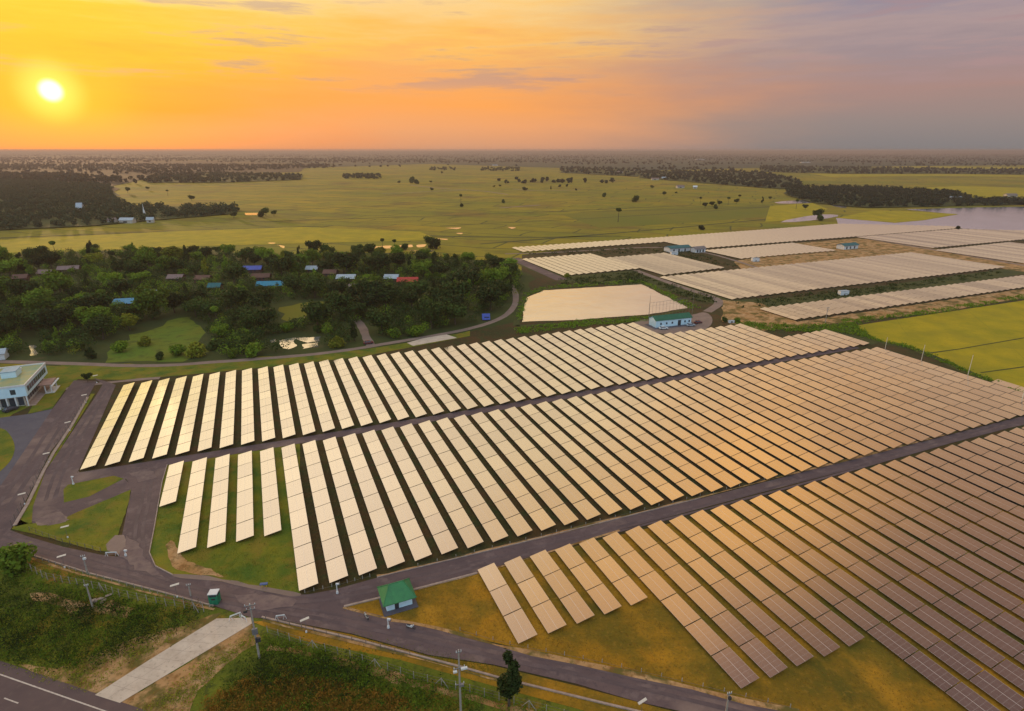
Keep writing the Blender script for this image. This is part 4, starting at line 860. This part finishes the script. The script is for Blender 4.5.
p = at(-4, 359); r = empty('house', (p.x, p.y, 0), .4); tag(r, 'white walled outbuilding half hidden behind the office at the left edge', 'house'); gable(r, 8, 5, 3, 1.3, 'white', 'whitish')
if 0:
  p = at(12, 366); r = empty('house', (p.x, p.y, 0), ROWANG); tag(r, 'low pinkish roofed house just behind the office penthouse', 'house'); gable(r, 10, 7, 3, 1.5, 'white', 'pinkroof')

# guard hut with green hipped roof
A_, B_ = at(387, 612), at(412.5, 604.5); ang = math.atan2(B_.y - A_.y, B_.x - A_.x); cen = (A_ + B_) / 2 + Vector((-math.sin(ang), math.cos(ang), 0)) * 2.2
hut = empty('guard_hut', (cen.x, cen.y, 0), ang); tag(hut, 'small white guard hut with a green hipped roof at the road fork', 'hut')
hw_ = (B_ - A_).length
rf = gable(hut, hw_, 4.4, 2.6, 1.75, 'paleblue', 'roofgreen', ov=.75, hip=hw_ * .34)
rc = MB(); a = hw_ / 2 + .75; b = 2.95; ez = 2.6 - 1.75 * .75 / 2.2 + .16; hh = hw_ * .34 * 1.1
for q in (((-a, -b, ez), (-a + hh, 0, 4.51)), ((a, -b, ez), (a - hh, 0, 4.51)), ((a, b, ez), (a - hh, 0, 4.51)), ((-a, b, ez), (-a + hh, 0, 4.51)), ((-a + hh, 0, 4.51), (a - hh, 0, 4.51))): rc.tube(*q, .09, .09, 6)
rc.build('ridge_cap', M['meadow'] if False else M['roofgreen'], rf)
wf = win(hut, -.3, 1.0, -2.22, 1.75, 2.5); win(hut, -.95, -.15, -2.22, .1, 1.9, 'door', 'dark'); win(hut, -1.2, 1.2, -hw_ / 2 - .02, 1.2, 2.2, axis='x')
MB().box(-hw_ / 2 - .8, hw_ / 2 + .9, -3.4, 3.0, .0, .14).build('slab', M['lot'], hut)

# pump house by the pond
A_, B_ = at(655.6, 328), at(690.8, 324.2); ang = math.atan2(B_.y - A_.y, B_.x - A_.x); wd_ = (B_ - A_).length; cen = (A_ + B_) / 2 + Vector((-math.sin(ang), math.cos(ang), 0)) * 3.2
ph = empty('pump_house', (cen.x, cen.y, 0), ang); tag(ph, 'long white building with a dark green roof on the pond bank', 'building')
gable(ph, wd_, 6.4, 3.9, 1.5, 'paleblue', 'roofteal', ov=.5)
win(ph, wd_ * .12, wd_ * .12 + 1.8, -3.23, .2, 2.9, 'door', 'dark')
for x in (-.38, -.22, -.06, .3, .42): win(ph, wd_ * x, wd_ * x + .9, -3.23, 1.4, 2.4)
MB().box(-wd_ / 2 - 2, wd_ / 2 + 2.5, -5.5, 4.2, .0, .16).build('apron', M['lot'], ph)
for k, (mx, my, tp) in enumerate(((648.5, 322, 29), (691.5, 318, 33))):
    p = at(mx, my); r = empty('lightning_mast', (p.x, p.y, 0)); tag(r, ['thin steel mast at the left end of the pump house', 'thin steel mast at the right end of the pump house'][k], 'mast')
    MB().tube((0, 0, 0), (0, 0, 14 + k), .13, .06).build('pole', M['steel'], r); MB().tube((0, 0, 14 + k), (0, 0, 15.5 + k), .03, .02).build('rod', M['steel'], r); MB().box(-.35, .35, -.35, .35, 0, .35).build('footing', M['kerb'], r)
# switchyard frame on the pond side
p1, p2 = at(648.5, 318), at(689, 312); r = empty('switchyard_frame', (p1.x, p1.y, 0), math.atan2(p2.y - p1.y, p2.x - p1.x)); tag(r, 'open steel frame of thin uprights between pump house and pond', 'frame'); Ld = (p2 - p1).length
n = 12; m = MB()
for k in range(n + 1): m = MB().tube((Ld * k / n, 0, 0), (Ld * k / n, 0, 8.2), .05, .05, 5); m.build('upright', M['steel'], r)
MB().tube((0, 0, 8.2), (Ld, 0, 8.2), .06, .06, 5).build('top_bar', M['steel'], r); MB().tube((0, 0, 6.4), (Ld, 0, 6.4), .04, .04, 5).build('cross_bar', M['steel'], r)

# inverter houses in the far blocks
def inverter(x, y, wd, dp_, rf, lb, wall='white'):
    p = at(x, y); r = empty('inverter_house', (p.x, p.y, 0), math.atan2(P.y, P.x)); tag(r, lb, 'building'); gable(r, wd, dp_, 3.6, 1.4, wall, rf, .8)
    for k in (-.35, -.1, .2): win(r, wd * k, wd * k + 1.5, -dp_ / 2 - .03, .3, 2.6, 'door', 'dark')
inverter(677, 251, 22, 9, 'aqua', 'long green roofed inverter building at the end of the farthest strip')
inverter(698, 252, 11, 6, 'greyroof', 'grey roofed service shed right of the green roofed inverter building')
inverter(847, 248.5, 18, 8, 'aqua', 'teal inverter building on the orange dirt yard', 'white')
for x, y, lb in ((843, 295, 'white equipment cabin in front of the large far block'), (755, 261.5, 'pale equipment cabin left of the orange dirt yard'), (674, 255, 'small white cabin in front of the green roofed building'), (731, 323, 'small white pump cabin beside the dirt loop')):
    p = at(x, y); r = empty('equipment_cabin', (p.x, p.y, 0), .2); tag(r, lb, 'cabin'); sc_ = .5 if x == 731 else 1
    MB().box(-3 * sc_, 3 * sc_, -1.3 * sc_, 1.3 * sc_, .2, 2.7 * sc_).build('cabin_body', M['white'], r); MB().box(-3.1 * sc_, 3.1 * sc_, -1.4 * sc_, 1.4 * sc_, 2.7 * sc_, 2.85 * sc_).build('roof', M['whitish'], r); win(r, -.5, .5, -1.32 * sc_, .3, 1.2, 'door', 'grey')

# ------------------------------------------------------------------ fences
def fence(pts, h, step, label, mat_='pole', wires=3, braces=(), r=.05):
    root = empty('fence', pts[0]); tag(root, label, 'fence'); o = pts[0]; wm = MB(); seg = []; last = None
    for a, b in zip(pts, pts[1:]):
        L = (b - a).length; n = max(1, round(L / step))
        for k in range(n): seg.append(a.lerp(b, k / n) - o)
    seg.append(pts[-1] - o)
    for q in seg: MB().box(q.x - r, q.x + r, q.y - r, q.y + r, 0, h).build('post', M[mat_], root)
    for a, b in zip(seg, seg[1:]):
        for k in range(wires): z = h * (.25 + .7 * k / max(1, wires - 1)); wm.tube(a + Vector((0, 0, z)), b + Vector((0, 0, z)), .018, .018, 4)
    wm.build('wire', M['steel'], root)
    for bx, by in braces:
        c = at(bx, by) - o; c.z = 0
        q = min(seg, key=lambda s_: (s_ - c).length); t = (pts[1] - pts[0]).normalized()
        bm = MB(); bm.tube(q + Vector((0, 0, h * .95)), q + t * 1.3, .06, .06, 5).tube(q + Vector((0, 0, h * .95)), q - t * 1.3, .06, .06, 5); bm.build('brace', M[mat_], root)
    return root
fence(px([(22, 566), (48, 580.5), (101, 590.5), (120, 597), (157, 605), (204, 612)]), 2.0, 2.05, 'wire fence on concrete posts left of the concrete drive', braces=((189, 611), (101, 590)))
fence(px([(268, 634), (301, 645), (350.6, 658.6), (414, 680), (470, 693), (529, 709), (600, 728)]), 1.9, 2.6, 'wire fence on concrete posts right of the concrete drive', braces=((314, 648), (376, 666), (443.5, 686), (525, 706)))
fence(px([(30, 557), (90, 576), (158, 594.5), (210, 608)]), 1.1, 2.1, 'short posts with wire directly behind the roadside kerb', wires=2, r=.05)
fence(px([(88, 398), (71, 425), (53, 452), (25, 503), (12, 526)]), 1.7, 3.0, 'thin wire fence on the median between the two left roads', 'steel', 3, r=.045)
fence(px([(266, 619.8), (352, 641), (410, 656)]), 1.1, 2.8, 'low wire fence along the kerb below the guard hut', 'steel', 2, r=.04)
fence(px([(30, 531), (63, 543), (101, 552)]), 1.2, 2.4, 'low wire fence between grass island and service road', 'steel', 2, r=.04)
fence(px([(418, 566), (510, 544), (600, 521), (700, 496), (788, 474)]), .7, 4.0, 'row of low marker posts below the middle panel block', 'pole', 1, r=.06)
fence(px([(305, 593), (332, 587), (370, 577)]), .8, 1.6, 'low marker posts around the nearest corner of the middle block', 'pole', 1, r=.06)
fence(px([(460, 631), (510, 645), (602, 663), (724, 692), (790, 708)]), .9, 3.2, 'row of low posts along the dry grass beside the service road', 'pole', 1, r=.05)

# ------------------------------------------------------------------ poles and lamps
def util_pole(x, y, h, label, arms=((.96, 1.0),), boxes=(), rz=.3):
    p = at(x, y); r = empty('utility_pole', (p.x, p.y, 0), rz); tag(r, label, 'pole'); MB().tube((0, 0, 0), (0, 0, h), .2, .12, 8).build('mast', M['pole'], r)
    for z, L in arms:
        c = MB().box(-L, L, -.14, -.02, h * z - .08, h * z + .08).build('crossarm', M['grey'], r)
        for xx in (-L * .9, 0, L * .9): MB().tube((xx, -.08, h * z + .08), (xx, -.08, h * z + .38), .07, .05).build('insulator', M['white'], c)
    for z, sx, sz, mt, dx in boxes: MB().box(dx - sx, dx + sx, -.5, -.16, h * z - sz, h * z + sz).build('equipment_box', M[mt], r)
    return r
util_pole(259.5, 658, 12, 'tall utility pole with transformer boxes beside the concrete drive entrance', ((.97, .9), (.9, .7)), ((.52, .45, .6, 'grey', .1), (.36, .4, .45, 'dark', .35), (.9, .3, .2, 'dark', -.8)))
util_pole(461, 716, 13.5, 'tall utility pole with two pale lamp heads by the lower service road', ((.97, .4), (.74, .9), (.5, .7)), ((.74, .5, .15, 'white', .7), (.72, .3, .13, 'white', -.7), (.5, .35, .2, 'grey', .2)))
util_pole(93, 608, 5.6, 'short braced pole in the weeds left of the fence', ((.97, .35),), ())
util_pole(724.5, 722, 6.2, 'pole with white insulators at the bottom below the near panels', ((.96, .4),), ((.86, .2, .25, 'dark', 0),))
util_pole(88, 574, 4.6, 'thin camera pole on the left part of the service road', ((.98, .4),), ((.9, .3, .2, 'white', .3),))
util_pole(191, 596, 2.8, 'short white camera pole in front of the green booth', ((.98, .4),), ())
util_pole(825, 324, 9, 'utility pole beside the narrow far panel block', ((.96, 1.0), (.85, .8)), ())
for k, (x, y, h) in enumerate(((885, 349, 5.5), (921, 361.5, 7.5), (967, 378, 9.5), (1021, 402, 12), (640, 312, 4))):
    if k == 4: continue
    p = at(x, y); r = empty('marker_pole', (p.x, p.y, 0)); tag(r, ['shortest pale pole at the corner of the yellow rice field', 'second pale pole from the left beside the yellow rice field', 'third pale pole from the left beside the yellow rice field', 'tallest pale pole at the right edge by the rice field'][k], 'pole', 'pale poles by the rice field')
    MB().tube((0, 0, 0), (0, 0, h), .13, .09, 8).build('mast', M['lamphead'], r); MB().tube((0, 0, h), (0, 0, h + .5), .04, .03, 6).build('tip', M['steel'], r)
lamp = empty('solar_lamp', (0, 0, 0)); MB().tube((0, 0, 0), (0, 0, 2.9), .05, .04, 6).build('pole', M['steel'], lamp); MB().tube((0, 0, 0), (0, 0, .35), .24, .18, 8).build('base', M['white'], lamp)
hd_ = MB(); hd_.add([(-1.0, -.22, 2.86), (1.0, -.22, 3.0), (1.0, .24, 3.12), (-1.0, .24, 2.98), (-1.0, -.22, 2.93), (1.0, -.22, 3.07), (1.0, .24, 3.19), (-1.0, .24, 3.05)], [(0, 3, 2, 1), (4, 5, 6, 7), (0, 1, 5, 4), (1, 2, 6, 5), (2, 3, 7, 6), (3, 0, 4, 7)])
hd_.build('lamp_head', M['lamphead'], lamp); reg(lamp)
LAMPS = [(65, 568, 'beside the kerb left of the short braced pole'), (177.5, 597.5, 'between the kerb and the green booth'), (306.5, 632.6, 'on the kerb below the road fork'), (641, 716, 'beside the road below the near panels'), (68, 538, 'on the large grass island'),
         (25, 504.5, 'on the median near its lower end'), (49, 463, 'on the median, second from its lower end'), (70, 431, 'on the median, second from its upper end'), (86, 403, 'on the median near its upper end'), (97, 383, 'beside the small dark tree up the road')]
for k, (x, y, lb) in enumerate(LAMPS):
    o = lamp if k == 0 else copy_tree(lamp); p = at(x, y); o.location = (p.x, p.y, .1); o.rotation_euler = (0, 0, .45 + random.uniform(-.08, .08)); o.scale = (.82, .82, 1); tag(o, 'solar lamp with flat head ' + lb, 'lamp', 'solar lamps along the roads')

# green booth, notice board, barriers, small white camera posts
p = at(215.5, 602.5); r = empty('guard_booth', (p.x, p.y, .1), .1); tag(r, 'green booth with a white top standing on the service road', 'booth')
MB().box(-.85, .85, -.75, .75, 0, 1.75).build('lower_panel', M['boothgreen'], r); MB().box(-.8, .8, -.7, .7, 1.75, 2.35).build('window_band', M['glass'], r)
for sx in (-.82, .70):
    for sy in (-.74, .62): MB().box(sx, sx + .12, sy, sy + .12, 1.75, 2.4).build('corner_post', M['boothgreen'], r)
MB().box(-.9, .9, -.8, .8, 2.4, 2.54).build('roof', M['white'], r); MB().box(-.3, .4, -.79, -.745, 1.1, 1.5).build('hatch', M['dark'], r)
p = at(264.5, 588); r = empty('notice_board', (p.x, p.y, 0), .15); tag(r, 'blue board on two yellow legs on the lawn by the junction', 'sign')
for sx in (-.42, .42): MB().box(sx - .06, sx + .06, -.05, .05, 0, 1.0).build('leg', M['yellow'], r)
MB().box(-.75, .75, -.3, .3, .95, 1.15).build('board', M['signblue'], r)
def barrier(x, y, rz, lb, w_=1.6):
    p = at(x, y); r = empty('barrier', (p.x, p.y, .13), rz); tag(r, lb, 'barrier', 'white barriers at the drive')
    for sx in (-w_ / 2, w_ / 2): MB().tube((sx - .3, 0, 0), (sx, 0, 1.1), .05).tube((sx + .3, 0, 0), (sx, 0, 1.1), .05).build('leg', M['white'], r)
    MB().box(-w_ / 2, w_ / 2, -.04, .04, .85, 1.1).build('bar', M['white'], r); MB().box(-w_ / 2, w_ / 2, -.03, .03, .45, .58).build('bar', M['pink'], r)
barrier(236, 619, .6, 'white barrier at the top of the concrete drive', 1.8); barrier(281, 620, .2, 'white barrier on the kerb right of the tall pole', 1.5); barrier(244, 621, -.5, 'second white barrier at the drive, nearer the tall pole', 1.2); barrier(112, 556.5, .1, 'long white barrier at the corner of the grass island', 2.2)
def campost(x, y, lb, h=2.5):
    p = at(x, y); r = empty('camera_post', (p.x, p.y, .08)); tag(r, lb, 'camera post'); MB().tube((0, 0, 0), (0, 0, h), .13, .08, 8).build('mast', M['white'], r); MB().tube((0, 0, 0), (0, 0, .5), .28, .22, 8).build('base', M['white'], r)
    MB().box(-.12, .5, -.15, .15, h - .35, h - .05).build('camera_box', M['white'], r)
campost(337.5, 593.5, 'white camera post at the near end of the middle block'); campost(73.6, 484.5, 'white camera post at the near left corner of the back block'); campost(388.5, 628, 'thin white post on the service road in front of the guard hut', 2.2); campost(126, 556, 'small pale post on the dirt corner of the grass island', 1.6)

# motorbikes
def motorbike(x, y, rz, lb, fair):
    p = at(x, y); r = empty('motorbike', (p.x, p.y, .1), rz); tag(r, lb, 'motorbike', 'motorbikes on the service road')
    for xx in (-.62, .62):
        m = MB(); k = 14
        for i in range(k):
            a0_, a1_ = 2 * math.pi * i / k, 2 * math.pi * (i + 1) / k; m.tube((xx + .26 * math.cos(a0_), 0, .3 + .26 * math.sin(a0_)), (xx + .26 * math.cos(a1_), 0, .3 + .26 * math.sin(a1_)), .05, .05, 5)
        m.tube((xx, -.05, .3), (xx, .05, .3), .08, .08, 8); m.build('wheel', M['dark'], r)
    MB().prism([(-.75, .6), (-.2, .45), (.25, .42), (.5, .75), (.3, .85), (-.1, .72), (-.8, .78)], -.13, .13).build('body', M[fair], r)
    MB().prism([(-.75, .79), (-.1, .76), (-.08, .86), (-.7, .92)], -.14, .14).build('seat', M['dark'], r)
    MB().tube((.62, 0, .3), (.45, 0, 1.0), .05).tube((.45, -.34, 1.05), (.45, .34, 1.05), .03).build('handlebar', M['grey'], r); MB().box(.48, .6, -.1, .1, .82, 1.0).build('headlight', M['white'], r)
    MB().tube((-.62, .12, .3), (.0, .14, .35), .05).build('exhaust', M['grey'], r)
motorbike(366.5, 618.5, 2.3, 'pale motorbike parked left of the guard hut on the road', 'cream'); motorbike(411, 629, -.2, 'white motorbike parked right of the guard hut on the road edge', 'white')

# cars
def car(x, y, rz, lb, paint, z=.16):
    p = at(x, y); r = empty('parked_car', (p.x, p.y, z), rz); tag(r, lb, 'car')
    MB().prism([(-2.2, .35), (2.2, .35), (2.25, .75), (1.3, .95), (-1.9, 1.0), (-2.25, .85)], -.88, .88).build('body', M[paint], r)
    MB().add([(-1.7, -.8, .98), (1.2, -.8, .95), (1.2, .8, .95), (-1.7, .8, .98), (-1.3, -.68, 1.5), (.5, -.68, 1.5), (.5, .68, 1.5), (-1.3, .68, 1.5)], [(4, 5, 6, 7), (0, 1, 5, 4), (1, 2, 6, 5), (2, 3, 7, 6), (3, 0, 4, 7)]).build('window', M['glass'], r)
    MB().box(-1.25, .45, -.66, .66, 1.5, 1.56).build('roof', M[paint], r)
    for sx in (-1.35, 1.35):
        for sy in (-.9, .72): MB().tube((sx, sy, .33), (sx, sy + .18, .33), .33, .33, 12).build('wheel', M['dark'], r)
car(663.4, 329.4, .1, 'white car parked in front of the pump house', 'white'); car(698, 323.6, .5, 'dark red car parked at the right end of the pump house', 'carred'); car(690.5, 326.3, .2, 'pale car parked at the right corner of the pump house', 'whitish'); car(368.5, 344, .4, 'red car on the village road junction', 'carred', .1)
car(11, 411, 1.2, 'dark car parked under the office building columns', 'dark', .12)

# debris heap left of the fence
p = at(101, 600); r = empty('rubble_heap', (p.x, p.y, .03)); tag(r, 'heap of pale concrete slabs beside the short braced pole', 'rubble')
for k in range(9):
    a = random.uniform(0, 6.28); q = random.uniform(0, 1.4); s_ = random.uniform(.35, .8); o = MB().add([(-s_, -s_ * .6, 0), (s_, -s_ * .5, 0), (s_ * .8, s_ * .6, 0), (-s_ * .7, s_ * .5, 0), (-s_ * .9, -s_ * .5, .2), (s_ * .9, -s_ * .4, .25), (s_ * .7, s_ * .5, .2), (-s_ * .6, s_ * .4, .22)], [(0, 3, 2, 1), (4, 5, 6, 7), (0, 1, 5, 4), (1, 2, 6, 5), (2, 3, 7, 6), (3, 0, 4, 7)]).build('slab', M['kerb'], r)
    o.location = (math.cos(a) * q, math.sin(a) * q, random.uniform(0, .4)); o.rotation_euler = (random.uniform(-.4, .4), random.uniform(-.4, .4), a)

# ------------------------------------------------------------------ haze
hz = MB().box(-15900, 15900, -1400, 15900, -1.0, 91.0)
vm = bpy.data.materials.new('haze'); vm.use_nodes = True; t = vm.node_tree; t.nodes.clear()
pv_ = t.nodes.new('ShaderNodeVolumePrincipled'); pv_.inputs['Color'].default_value = (.52, .45, .45, 1); pv_.inputs['Density'].default_value = 0.00011; pv_.inputs['Anisotropy'].default_value = .25
oo = t.nodes.new('ShaderNodeOutputMaterial'); t.links.new(pv_.outputs[0], oo.inputs['Volume'])
h_ = hz.build('haze', vm); tag(h_, kind='stuff')
